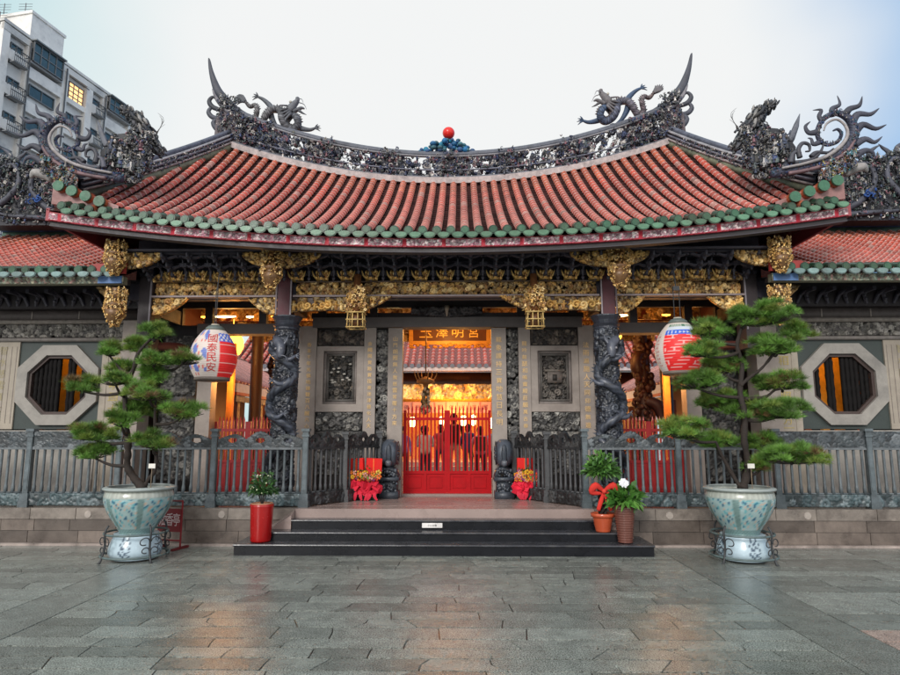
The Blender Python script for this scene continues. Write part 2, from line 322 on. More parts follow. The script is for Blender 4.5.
def frag(g,p,w,c,rd):
    p=np.asarray(p,float); k=rd.random()
    if k<.16:
        for _ in range(2):
            o=np.array([rd.gauss(0,1),rd.gauss(0,.6)-.3,rd.gauss(0,1)+.25]); o/=np.linalg.norm(o); q=np.cross(o,[rd.gauss(0,1) for _ in range(3)]); q/=np.linalg.norm(q)+1e-6; n=np.cross(o,q)*w*.35
            g.add([p,p+o*w*1.1+q*w*.5+n,p+o*w*2.5,p+o*w*1.1-q*w*.5+n,p+o*w*1.1-n],[(0,1,2,3),(0,4,2,1),(0,3,2,4)],c=shade(c,.2))
    elif k<.56:
        a0=rd.random()*6.28; d=rd.choice((-1,1)); tl=rd.uniform(-.6,.6); P=[]
        for i in range(7):
            t=i/6; r=w*1.5*(1-.75*t); a=a0+d*t*4.6; P.append(p+np.array((r*cos(a),-w*.3+tl*r*sin(a),r*sin(a))))
        g.tube(P,np.linspace(w*.5,w*.12,7),5,c=c)
    elif k<.76:
        g.ell(p,(w*rd.uniform(.5,.9),w*.7,w*rd.uniform(.5,1.2)),c,su=6,sv=4)
    elif k<.92:
        g.lathe([(w*.9,-w*1.6),(w*.75,-w*.6),(w*.35,w*.5),(w*.45,w*.8),(w*.15,w*1.2)],p,6,c); g.ell(p+(0,-w*.1,w*1.55),w*.38,shade((.3,.26,.22)),su=6,sv=4)
        a=rd.uniform(-1,1); g.tube([p+(-w*.4,0,w*.7),p+(-w*1.1,-w*.4,w*(.5+a))],[w*.22,w*.12],5,c=c); g.tube([p+(w*.4,0,w*.7),p+(w*1.1,-w*.4,w*(.5-a))],[w*.22,w*.12],5,c=c)
    else:
        for i in range(5):
            a=i*1.257; g.add([p,p+np.array((cos(a-.45)*w,-w*.5,sin(a-.45)*w)),p+np.array((cos(a)*w*1.4,-w*.2,sin(a)*w*1.4)),p+np.array((cos(a+.45)*w,-w*.5,sin(a+.45)*w))],[(0,1,2,3)],c=c)
        g.ell(p-(0,w*.5,0),w*.3,(.4,.34,.2),su=5,sv=4)
GOLD=[(.70,.43,.13),(.56,.32,.09),(.86,.62,.28),(.36,.18,.06)]
GOLDBG=(.035,.015,.01)
DSTONE=[(.12,.115,.11),(.06,.058,.056),(.22,.21,.19),(.04,.04,.04),(.34,.33,.30)]  # palest tone puts whitish highlights into the carved stone's colour
ORN=[(.05,.065,.11),(.03,.035,.05),(.30,.29,.28),(.09,.10,.13),(.58,.55,.52),(.04,.06,.14),(.20,.09,.11),(.07,.09,.09),(.02,.022,.03)]
# ================================================================ GROUND
def ground():
    m=bpy.data.materials.new('wet_paving'); m.use_nodes=True; t=m.node_tree; n=t.nodes; l=t.links; b=n['Principled BSDF']
    tcn=n.new('ShaderNodeTexCoord').outputs['Object']; a=n.new('ShaderNodeAttribute'); a.attribute_name='Col'
    def noise(sc,det=8,ro=.6):
        z=n.new('ShaderNodeTexNoise'); z.inputs['Scale'].default_value=sc; z.inputs['Detail'].default_value=det; z.inputs['Roughness'].default_value=ro; l.new(tcn,z.inputs['Vector']); return z.outputs['Fac']
    def mr(v,a0,a1,b0,b1):
        z=n.new('ShaderNodeMapRange'); l.new(v,z.inputs[0]); z.inputs[1].default_value=a0; z.inputs[2].default_value=a1; z.inputs[3].default_value=b0; z.inputs[4].default_value=b1; return z.outputs[0]
    sp=noise(95,3,.7); big=noise(.8,8,.65); mid=noise(5,8,.7)
    k=n.new('ShaderNodeMath'); k.operation='MULTIPLY'; l.new(mr(sp,.38,.62,.30,1.75),k.inputs[0]); l.new(mr(mid,.3,.7,.72,1.25),k.inputs[1])
    s=n.new('ShaderNodeVectorMath'); s.operation='SCALE'; l.new(a.outputs['Color'],s.inputs[0]); l.new(k.outputs[0],s.inputs['Scale'])
    l.new(s.outputs[0],b.inputs['Base Color'])
    wet=n.new('ShaderNodeMath'); wet.operation='ADD'; l.new(mr(big,.35,.65,.0,.22),wet.inputs[0]); l.new(mr(mid,.3,.7,.05,.18),wet.inputs[1]); l.new(wet.outputs[0],b.inputs['Roughness'])
    bn=n.new('ShaderNodeBump'); bn.inputs['Strength'].default_value=.5; bn.inputs['Distance'].default_value=.006
    ad=n.new('ShaderNodeMath'); ad.operation='ADD'; l.new(mr(sp,0,1,0,.5),ad.inputs[0]); l.new(mr(noise(14,6,.6),0,1,0,1),ad.inputs[1]); l.new(ad.outputs[0],bn.inputs['Height']); l.new(bn.outputs[0],b.inputs['Normal'])
    b.inputs['Specular IOR Level'].default_value=.7
    M['ground']=m
    g=MB(); g.add([(-200,-150,-.012),(200,-150,-.012),(200,250,-.012),(-200,250,-.012)],[(0,1,2,3)],c=(.012,.012,.012)); tag(g.build('ground','ground'),kind='structure')
    g=MB(); rd=random.Random(3)
    def stone(x0,x1,y0,y1,jl,jr,c):
        # irregular joint ends, jogged
        k=.006; ys=[y0+.010,y0+(y1-y0)*.5,y1-.010]; z=rd.uniform(-.0012,.0012)
        v=[]; 
        for i,y in enumerate(ys): v+= [(x0+jl[i]+k,y,z),(x1+jr[i]-k,y,z)]
        q=[(0,1,3,2),(2,3,5,4)]
        b=[(v[0][0],v[0][1],-.02),(v[1][0],v[1][1],-.02),(v[5][0],v[5][1],-.02),(v[4][0],v[4][1],-.02)]
        g.add(v+b,q+[(0,6,7,1),(5,8,9,4)],t=[(1,7,3),(7,8,3),(3,8,5),(0,2,6),(2,9,6),(2,4,9)],c=c)
    def col():
        k=rd.uniform(.72,1.22); w=rd.random(); c=np.array((.195,.21,.19))*k
        pass
        return c
    SL,SR=-2.75,2.75     # strips towards the steps
    sx=[(-15,-4.0),( -3.45,3.05),(3.6,15)]
    y=-6.
    while y<9.44:
        h=rd.choice((.24,.27,.3,.22)); y1=min(y+h,9.47)
        for a0,a1 in sx:
            x=a0; jl=[0,0,0]
            while x<a1-.001:
                wd=rd.uniform(.40,.95) if a0>-4 and a0<0 else rd.uniform(.6,1.4); x1=x+wd
                if x1>a1-.35: x1=a1
                s=rd.uniform(-.09,.09) if rd.random()<.45 else rd.uniform(-.015,.015); jr=[0,0,0] if x1==a1 else [-s,rd.choice((-s,s,0))*.8,s]
                c=col()
                if a0>3 and ((4.5<x<5.5 and 6.2<y<6.45) or (x<4.4 and 5.1<y<5.4)): c=np.array((.36,.27,.23))
                stone(x,x1,y,y1,jl,jr,c); jl=jr; x=x1
        y=y1
    for a0,a1 in ((-4.0,-3.45),(3.05,3.6)):
        y=-6.
        while y<9.4:
            h=rd.uniform(1.2,2.4); y1=min(y+h,9.47); stone(a0,a1,y,y1,[0]*3,[0]*3,col()*.92); y=y1
    tag(g.build('stone_pavement','ground'),kind='structure')
ground()
# ================================================================ TERRACE WALL AND STEPS
def terrace():
    r=empty('terrace',(0,9.5,0),'low brown granite block terrace wall with pale coping under the temple','terrace')
    rd=random.Random(5)
    for s in (-1,1):
        g=MB(); y0=9.5
        for k,(z0,z1) in enumerate(((.035,.20),(.206,.365),(.371,.53))):
            x=2.2; off=.3*k
            while x<11:
                w=rd.uniform(.5,1.05); kk=rd.uniform(.55,1.25)
                c=np.array((.155,.125,.105))*kk if k<2 else np.array((.25,.215,.185))*rd.uniform(.8,1.1)
                e=0.012 if k==2 else 0
                g.box(s*x+.004,s*(x+w)-.004*s if s>0 else s*(x+w)+.004,y0-e+rd.uniform(0,.006),y0+.32,z0,z1,c) if s>0 else g.box(-(x+w)+.004,-x-.004,y0-e+rd.uniform(0,.006),y0+.32,z0,z1,c)
                x+=w
        g.box(min(s*2.2,s*11),max(s*2.2,s*11),y0+.02,y0+.3,0,.52,(.05,.045,.04))
        g.box(min(s*2.9,s*11),max(s*2.9,s*11),y0-.09,y0,0,.032,(.36,.30,.27))
        # drain spouts: small carved knobs under the coping
        for xx in (3.3,5.3,6.75,8.1): g.lathe([(.001,0),(.05,0),(.055,.01),(.03,.02)],(s*xx,y0-.018,.44),10,(.40,.35,.31),'y')
        g.build('block_wall','block',r)
    g=MB(); g.box(-11,11,9.82,11.2,0,.526,(.3,.25,.22)); g.build('terrace_floor','slab',r)
terrace()
def steps():
    r=empty('entrance_steps',(0,9,0),'three black stone steps with a pale slab landing before the gate','steps')
    g=MB(); g.box(-2.195,2.195,9.45,9.82,.37,.532); g.box(-2.0,2.0,9.82,11.3,.5,.534)
    g.build('landing_slab','slab',r)
    for hw,y0,z0,z1 in ((2.83,8.72,0,.15),(2.48,8.97,.15,.272),(2.18,9.22,.272,.405)):
        g=MB(); g.box(-hw,hw,y0+.02,9.47,z0,z1-.03,(.016,.017,.02)); g.build('step','black',r); g=MB(); g.tube([(-hw-.01,y0+.014,z1-.016),(hw+.01,y0+.014,z1-.016)],.0155,8); g.box(-hw-.01,hw+.01,y0+.014,9.48,z1-.03,z1-.001); g.build('tread','blackT',r)
    for s in (-1,1):   # stone cheek slabs at the sides of the steps
        g=MB(); g.add([(s*2.2,9.49,.15),(s*2.75,9.49,.15),(s*2.2,9.49,.53),(s*2.2,9.25,.15),(s*2.7,9.25,.15),(s*2.2,9.25,.46)],[(0,1,4,3),(0,3,5,2),(1,2,5,4)],t=[(0,2,1),(3,4,5)],c=(.3,.24,.21)); g.build('cheek_slab','slab',r)
    p=MB(); p.box(-.31,-.02,9.208,9.222,.30,.365,(.72,.70,.68)); o=p.build('step_notice','paint'); tag(o,'small white notice plate fixed to the black top step','notice')
    t=MB(); put_text(t,'小心台階',.03,(-.165,9.2055,.333),(.05,.05,.05),.002); t.build('lettering','paint',o)
steps()
# ================================================================ MAIN TEMPLE HALL
hall=empty('temple_hall',(0,11.3,.53),'ornate temple gate hall with sweeping red tiled roof and gilded beams','temple')
ze=lambda X:4.60+.0125*X*X
zr=lambda X:6.87+.039*X*X
XR,XE=4.65,6.05
def RP(X,t):
    X=np.asarray(X,float); t=np.asarray(t,float)
    return np.stack(np.broadcast_arrays(X,9+3.6*t,ze(X)+(zr(X)-ze(X))*(.75*t+.25*t*t)),-1)
tm=lambda X:1. if abs(X)<XR else max(0.,1-(abs(X)-XR)/(XE-XR))
def tile_rows(g,rows,P,tmax,rad=.064,ntile=28,rd=random.Random(1)):
    a=np.linspace(0,pi,7)
    for X in rows:
        tx=tmax(X); n=max(2,int(ntile*tx)); 
        if tx<.06: continue
        rows_v=[];cols=[]
        rc=rd.uniform(.85,1.12)
        for k in range(n):
            t0,t1=tx*k/n,tx*(k+1)/n; kk=rd.uniform(.78,1.2)*rc
            c=(np.array((.42,.095,.072))*(1-t0)+np.array((.45,.055,.025))*t0)*kk
            if rd.random()<.08: c=np.array((.36,.17,.14))*kk
            if t1>.82: c=np.array((.44,.10,.05))*kk
            for tt,r,cc in ((t0,rad*1.07,np.array((.56,.33,.29))),(t0+(t1-t0)*.10,rad*1.06,np.array((.56,.32,.28))),(t0+(t1-t0)*.16,rad*1.0,c),(t1,rad*.9,c)):
                p=P(X,tt); p2=P(X,min(tt+.01,1.05)); T=p2-p; T/=np.linalg.norm(T); S=np.array((1.,0,0)); U=np.cross(S,T); U/=np.linalg.norm(U)
                rows_v.append(p+r*(np.cos(a)[:,None]*S+1.05*np.sin(a)[:,None]*U)); cols.append(np.tile(cc,(7,1)))
        V=np.concatenate(rows_v); m=len(rows_v); q=[(i*7+j,i*7+j+1,(i+1)*7+j+1,(i+1)*7+j) for i in range(m-1) for j in range(6)]
        g.add(V,q,c=np.concatenate(cols))
def pan_tiles(g,rows,P,tmax,sp,ntile=26,rd=random.Random(2)):
    for X in rows:
        for s in (0,):
            X0,X1=X,X+sp; tx=max(tmax(X0),tmax(X1)); n=max(2,int(ntile*tx))
            for k in range(n):
                t0,t1=tx*k/n,tx*(k+1)/n; kk=rd.uniform(.6,1.3); c=np.array((.04,.016,.015))*kk
                v=[];
                for t,dz in ((t0,.012),(t1,-.012)):
                    for f_,d in ((0,.0),(.3,-.03),(.7,-.03),(1,0)):
                        p=P(X0+(X1-X0)*f_,min(t,1)); v.append(p+np.array((0,0,d+dz)))
                v=v+[v[0]-np.array((0,0,.04)),v[1]-np.array((0,0,.04)),v[2]-np.array((0,0,.04)),v[3]-np.array((0,0,.04))]
                g.add(v,[(0,1,5,4),(1,2,6,5),(2,3,7,6),(8,9,1,0),(9,10,2,1),(10,11,3,2)],c=c)
def eave_trim(root,rows,P,sp,xa,xb,zf,Yf=9.,tint=0):
    """green barrel ends, hanging drip tiles and the pink fascia"""
    rd=random.Random(8)
    g=MB()
    for X in rows:
        p=P(X,0); kk=rd.uniform(.7,1.25); far=abs(X)>5.35 and not tint
        c=np.array((.022,.065,.04))*kk
        g.tube([p+(0,-.05,0.015),p+(0,-.02,.02),P(X,.035)+(0,0,.01)],[.066,.066,.066],12,c=np.array((.42,.12,.06))*kk if far and rd.random()<.6 else c)
        g.cyl(p+(0,-.075,.015),.068,.03,14,(np.array((.02,.06,.038)))*kk,'y'); g.cyl(p+(0,-.083,.015),.05,.012,12,np.array((.04,.11,.065))*kk,'y')
    g.build('eave_end_tile','tile',root,False)
    g=MB()
    for X in rows:
        p=P(X+sp/2,0)+np.array((0,-.095,-.055)); kk=rd.uniform(.75,1.2)
        c=np.array((.105,.23,.145))*kk if not tint else np.array((.20,.31,.30))*kk
        n=12; pts=[(p[0]+.092*cos(a),p[2]+(.035 if sin(a)>0 else .065)*sin(a)) for a in np.linspace(0,2*pi,n,endpoint=False)]
        g.poly(pts,p[1]-.012,p[1]+.012,c*.55)
        pts=[(p[0]+.078*cos(a),p[2]+(.027 if sin(a)>0 else .052)*sin(a)) for a in np.linspace(0,2*pi,n,endpoint=False)]
        g.poly(pts,p[1]-.02,p[1]-.011,c)
    g.build('drip_tile','tile',root,False)
rows=[.105+.21*k for k in range(-29,29)]; rows=[x for x in rows if abs(x)<5.98]
g=MB(); tile_rows(g,rows,RP,tm); g.build('roof_tiles','tile',hall,True)
g=MB(); pan_tiles(g,[x for x in rows],RP,tm,.21); g.build('valley_tiles','valley',hall)
eave_trim(hall,rows,RP,.21,-6,6,0)
# roof body: underlay, back slope, sides
def roof_body():
    g=MB(); xs=np.linspace(-6,6,49); c=(.05,.025,.022)
    v=[];q=[]
    for X in xs:
        tx=tm(X)
        for k in range(7): v.append(RP(X,tx*k/6)-np.array((0,0,.06)))
    for i in range(48):
        for k in range(6): a=i*7+k; q.append((a,a+7,a+8,a+1))
    g.add(v,q,c=c); vb=np.array(v).copy(); vb[:,1]=25.2-vb[:,1]; g.add(vb,[x[::-1] for x in q],c=(.2,.07,.055))
    for s in (-1,1):   # side slopes, with tile ribs
        n=9; v=[];q=[]
        for k in range(n):
            t=k/(n-1); X=s*(XE-(XE-XR)*t); p=RP(X,t); z0=p[2]-.06; v+= [(X,p[1],z0),(X,25.2-p[1],z0)]
        q=[(2*i,2*i+1,2*i+3,2*i+2) for i in range(n-1)]; g.add(v,q,c=(.2,.07,.055))
        g.add([(s*XR,12.6,zr(XR)),(s*XR,12.0,zr(XR)-.8),(s*XR,13.2,zr(XR)-.8)],t=[(0,1,2)],c=(.3,.2,.18))
    g.build('roof_deck','tile',hall)
    # soffit under the front eave, rafters
    g=MB()
    for i in range(24):
        x0,x1=-6+.5*i,-5.5+.5*i
        v=[(x0,9.06,ze(x0)-.13),(x1,9.06,ze(x1)-.13),(x1,11.3,ze(x1)+.55),(x0,11.3,ze(x0)+.55)]; g.add(v,[(0,1,2,3)],c=(.02,.015,.016))
    g.box(-6,6,11.3,16.2,5.3,5.36)
    g.build('soffit','wood',hall)
    g=MB()
    for k in range(58):
        X=-5.95+.21*k; g.tube([(X,9.1,ze(X)-.19),(X,11.2,ze(X)+.44)],.035,5)
    g.build('rafters','woodR',hall)
roof_body()
def fascia():
    xs=np.linspace(-6.02,6.02,161); rd=random.Random(4)
    H,C=carve(12.04,.15,.012,kinds=('leaf','flower'),s=.045,pal=[(.68,.40,.45),(.74,.60,.58),(.60,.26,.33),(.80,.74,.72),(.42,.18,.24)],bgc=(.50,.22,.28),dens=1.2)
    ny,nx=H.shape
    for k in range(-10,11):
        c0=int((k*.585/12.04+.5)*nx); 
        for dx in range(-2,3):
            if 0<=c0+dx<nx: C[2:,c0+dx]=(.45,.01,.03); H[:,c0+dx]*=.3
    C[0:2,:]=(.35,.01,.03)
    def f(u,v,h):
        X=-6.02+12.04*u; return np.stack([X,9.03-h*.02,ze(X)-.215+.115*v],-1)
    g=MB(); relief(g,H,C,f); 
    v=[];n=len(xs)
    for X in xs: z=ze(X)-.218; v+= [(X,9.035,z),(X,9.035,z+.14),(X,9.09,z+.14),(X,9.09,z)]
    q=[]
    for i in range(n-1):
        for a,b in ((0,1),(1,2),(2,3),(3,0)): q.append((4*i+a,4*i+b,4*i+4+b,4*i+4+a))
    g.add(v,q,c=(.35,.05,.06)); g.build('fascia','paint',hall)
    g=MB(); v=[]
    for X in xs: z=ze(X)-.285; v+= [(X,9.07,z),(X,9.07,z+.065),(X,9.2,z+.065),(X,9.2,z)]
    g.add(v,q,c=(.04,.035,.045)); g.build('eave_board','wood',hall); g=MB()
    v=[]
    for X in xs: z=ze(X)-.292; v+= [(X,9.055,z),(X,9.055,z+.014),(X,9.2,z+.014),(X,9.2,z)]
    g.add(v,q,c=(.05,.045,.055)); g.build('eave_beam','paint',hall)
    # corner ends of the fascia (side returns)
    for s in (-1,1):
        g=MB(); z=ze(6); g.box(min(s*6.02,s*6.07),max(s*6.02,s*6.07),9.03,16,z-.215,z-.02,(.30,.06,.07)); g.build('side_fascia','paint',hall)
fascia()
def ridges():
    # main ridge: pale base band, rails, open-work frieze
    g=MB(); xs=np.linspace(-4.75,4.75,80)
    top=lambda X:7.50+.048*X*X
    for (dz0,dz1,yy,c,fn) in ((-.07,.06,.16,(.42,.36,.35),zr),(.06,.10,.12,(.13,.14,.17),zr)):
        v=[]
        for X in xs: z=fn(X); v+= [(X,12.6-yy,z+dz0),(X,12.6-yy,z+dz1),(X,12.6+yy,z+dz1),(X,12.6+yy,z+dz0)]
        q=[(4*i+a,4*i+(a+1)%4,4*i+4+(a+1)%4,4*i+4+a) for i in range(79) for a in range(4)]; g.add(v,q,c=c)
    g.build('ridge_base','orn',hall)
    g=MB()
    g.tube([(X,12.6,top(X)) for X in xs],.07,10,c=(.11,.12,.15)); g.tube([(X,12.52,top(X)-.075) for X in xs],.025,6,c=(.20,.20,.22)); g.tube([(X,12.5,zr(X)+.24) for X in xs],.018,6,c=(.14,.15,.2))
    g.build('ridge_rail','orn',hall)
    H,C=carve(9.3,.56,.0095,kinds=('fig','scroll','flower','leaf','scroll'),s=.115,pal=ORN,bgc=(.05,.05,.07),dens=1.7,under=False)
    def f(u,v,h):
        X=-4.65+9.3*u; z0=zr(X)+.09; z1=top(X)-.05; return np.stack([X,12.6-h*.11,z0+(z1-z0)*v],-1)
    uu=np.linspace(0,1,H.shape[1])[None,:]; solid=(np.cos(uu*2*pi*7)+.5*np.cos(uu*2*pi*19+1))<.25
    g=MB(); relief(g,H+.03,C,f,mask=(H>.03)|(solid&(H>=0)),both=True)
    rd=random.Random(12)
    for k in range(560):      # loose sculpted pieces in front of the frieze
        X=rd.uniform(-4.6,4.6); w=rd.random(); z=zr(X)+.1+(top(X)-zr(X)-.16)*w; s=rd.uniform(.018,.038)
        frag(g,(X,12.6-rd.uniform(.02,.15),z),s,shade(rd.choice(ORN)),rd)
    for X in (-3.9,-2.55,-1.25,0,1.25,2.55,3.9):
        z0,z1=zr(X)+.08,top(X)-.04; g.box(X-.12,X+.12,12.5,12.7,z0,z0+.06,(.1,.1,.13)); 
        for k in range(60):
            frag(g,(X+rd.uniform(-.17,.17),12.47+rd.uniform(-.05,.05),rd.uniform(z0,z1+.05)),rd.uniform(.015,.035),shade(rd.choice(ORN[:4]+ORN[5:])),rd)
    g.build('ridge_frieze','orn',hall,True)
    # jewel and blue clouds in the centre
    g=MB(); g.ell((0,12.6,7.99),.13,(.75,.02,.01),su=24,sv=16); o=g.build('red_jewel',mat('red_glazed_ball',(.72,.018,.01),.3,var=.05,bump=0),hall,True)
    g=MB(); rd=random.Random(3)
    for k in range(75):
        x=rd.gauss(0,.26); x=max(-.62,min(.62,x)); z=7.57+max(0,(.30-abs(x)*.42))*rd.random(); s=rd.uniform(.035,.075)
        g.ell((x,12.6+rd.uniform(-.12,.1),z),(s,s,s*rd.uniform(.6,1.1)),shade(rd.choice([(.01,.12,.28),(.01,.20,.33),(.03,.09,.22),(.05,.16,.2)])),su=8,sv=5)
    g.build('blue_clouds','orn',hall,True)
ridges()
def swallow_tail(s):
    """upswept ridge end with its curls"""
    g=MB(); D=(.06,.065,.085)
    P=[(4.3,8.33),(4.62,8.52),(4.82,8.72),(5.02,8.98),(5.14,9.25),(5.22,9.5),(5.27,9.73),(5.29,9.80)]
    g.tube([(s*x,12.6,z) for x,z in P],[.10,.12,.12,.095,.07,.048,.028,.006],10,c=D,flat=.6,sub=4)
    g.tube([(s*x,12.5,z) for x,z in [(4.5,8.35),(4.78,8.5),(5.0,8.75),(5.12,9.0)]],[.04,.05,.045,.01],8,c=(.2,.19,.21),sub=3)
    for Q,r in (([(4.95,8.55),(5.12,8.62),(5.2,8.75),(5.13,8.85),(5.05,8.80)],.05),([(4.9,8.35),(5.1,8.38),(5.2,8.5),(5.14,8.6),(5.05,8.55)],.05),([(4.8,8.05),(4.98,8.1),(5.08,8.25),(5.0,8.35)],.055)):
        g.tube([(s*x,12.56,z) for x,z in Q],[r,r*1.1,r,r*.7,r*.3][:len(Q)],8,c=shade(D,.3),flat=.8,sub=4)
    g.poly([(s*x,z) for x,z in [(4.55,7.7),(4.95,7.55),(5.02,7.9),(5.0,8.3),(4.9,8.6),(4.6,8.5)]],12.5,12.7,(.10,.08,.09))
    rd=random.Random(21)
    for k in range(520):
        x=4.1+rd.random()*.85; z=zr(x)+.15+rd.random()*(.9 if x>4.5 else .6); w=rd.uniform(.014,.036)
        frag(g,(s*x,12.5+rd.uniform(-.1,.06),z),w,shade(rd.choice(ORN)),rd)
    g.build('swallowtail_finial','orn',hall,True)
for s in (-1,1): swallow_tail(s)
def CHK(n,m,k=.55):
    i,j=np.meshgrid(np.arange(n),np.arange(m),indexing='ij'); return np.where((i+j)%2==0,1+k,1-k).ravel()
def dragon(parent,name,path,rads,cols,head,hdir,legs,tail,scale=1.,Y=12.6,flip=1):
    """path etc. in x,z ; head point with direction angle"""
    g=MB(); pts=np.array([(x,Y+.05*sin(i*1.7),z) for i,(x,z) in enumerate(path)]); P,r=smooth(pts,np.array(rads,float),8)
    cc=np.array([np.array(cols[0])*(1-t)+np.array(cols[1])*t for t in np.linspace(0,1,len(P))]); cc*= (1+.35*np.sign(np.sin(np.arange(len(P))*1.6)))[:,None]*.9
    r2=r*(1+.10*np.sin(np.arange(len(P))*3.14)); g.tube(P,r2,10,cols=cc); g.C[-3]=g.C[-3]*CHK(len(P),10)[:,None]
    T=np.gradient(P,axis=0); T/=np.linalg.norm(T,axis=1)[:,None]
    for i in range(3,len(P)-2,2):    # back fins
        nrm=np.array((-T[i][2],0,T[i][0])); nrm*= -1 if nrm[2]<0 else 1
        b=P[i]+nrm*r[i]*.9; g.add([b-T[i]*r[i]*.4-(0,.01,0),b+T[i]*r[i]*.4-(0,.01,0),b+nrm*r[i]*.75-T[i]*r[i]*.3,b-T[i]*r[i]*.4+(0,.01,0),b+T[i]*r[i]*.4+(0,.01,0)],t=[(0,1,2),(4,3,2)],c=np.array(cols[0])*.7)
    hx,hz=head; a=hdir; S=scale
    def H(u,v,y=0): return np.array((hx+(u*cos(a)-v*sin(a)*flip)*S if flip==1 else hx-(u*cos(a)-v*sin(a))*S, Y+y*S, hz+(u*sin(a)+v*cos(a))*S))
    hc=np.array(cols[2]); g.tube([H(-.10,-.02),H(0,.02),H(.08,.05),H(.17,.07),H(.22,.10)],np.array([.06,.085,.07,.05,.035])*S,10,c=hc,sub=3)   # skull and snout
    g.ell(H(.22,.11),np.array((.04,.05,.035))*S,hc*1.2); g.tube([H(.0,-.05),H(.08,-.07),H(.17,-.09),H(.2,-.14)],np.array([.05,.04,.03,.012])*S,8,c=hc*.9,sub=3)
    for yy in (-.05,.05):
        g.ell(H(.07,.11,yy),np.array((.028,.024,.028))*S,(.5,.48,.42)); g.tube([H(-.02,.08,yy),H(-.12,.15,yy*1.6),H(-.22,.15,yy*2)],np.array([.022,.016,.004])*S,6,c=hc*1.3,sub=3)   # eye, horn
        for k in range(4): g.tube([H(-.05,.03-.04*k,yy),H(-.14-.02*k,.05-.06*k,yy*1.7),H(-.22,.07-.08*k,yy*2)],np.array([.03,.02,.003])*S,5,c=hc*(.7+.15*k),sub=2)   # mane
        g.tube([H(.2,.06,yy),H(.26,.0,yy*2),H(.24,-.1,yy*2.5)],np.array([.01,.007,.003])*S,5,c=hc*1.3,sub=3)    # whisker
    g.tube([H(.1,-.1),H(.12,-.18),H(.16,-.26)],np.array([.03,.02,.004])*S,6,c=hc*.8,sub=2)
    for L_ in legs:
        q=[(x,Y+(.07 if i<len(L_)-1 else .06),z) for i,(x,z) in enumerate(L_)]; n=len(q); g.tube(q,np.linspace(.065,.022,n)*S,8,c=np.array(cols[1])*.9,sub=4)
        e=np.array(q[-1]); d=e-np.array(q[-2]); d/=np.linalg.norm(d)
        for k in (-1,-.3,.4,1.1):
            ang=k*.75; dd=np.array((d[0]*cos(ang)-d[2]*sin(ang),.1*k,d[0]*sin(ang)+d[2]*cos(ang))); g.tube([e,e+dd*.07*S,e+dd*.12*S+np.array((0,0,-.02))],np.array([.018,.014,.004])*S,5,c=np.array(cols[1])*.8)
    tx,tz,ta=tail
    for k in range(-3,4):
        an=ta+k*.17; l=(.24-.02*abs(k))*S; b=np.array((tx,Y,tz)); g.tube([b,b+np.array((cos(an)*l*.5,.01*k,sin(an)*l*.5+.02)),b+np.array((cos(an+.25)*l,.015*k,sin(an+.25)*l))],np.array([.035,.03,.004])*S,5,c=np.array(cols[2])*(.8+.1*(k%3)),sub=3)
    return g.build(name,'orn',parent,True)
def roof_dragons():
    c5=lambda x,y:(210+x/5.623,40+y/5.623)
    def w(p): q=A(*c5(*p),12.55); return (q[0],q[2])
    path=[w(p) for p in [(195,340),(215,362),(250,362),(265,395),(250,440),(275,465),(310,430),(335,395),(365,378),(395,395),(405,440),(425,478),(462,490),(492,470),(485,435),(462,415)]]
    rad=[.03,.04,.05,.055,.06,.065,.07,.075,.08,.085,.085,.08,.08,.078,.072,.065]
    legs=[[w(p) for p in ((345,385),(325,350),(290,318),(262,305))],[w(p) for p in ((470,470),(515,485),(555,490),(583,482))],[w(p) for p in ((330,400),(345,440),(370,480),(400,505))]]
    hd=w((455,385)); tl=w((195,340))
    dragon(hall,'roof_dragon',path,rad,[(.13,.12,.12),(.10,.11,.13),(.14,.15,.17)],hd,R(38),legs,(tl[0],tl[1],R(150)),1.15)
    k=lambda L_:[(-x,z+.12) for x,z in L_]
    dragon(hall,'roof_dragon',k(path),rad,[(.17,.12,.11),(.05,.09,.17),(.15,.14,.15)],(-hd[0],hd[1]+.12),R(38),[k(l) for l in legs],(-tl[0],tl[1]+.12,R(30)),1.15,flip=-1)
roof_dragons()
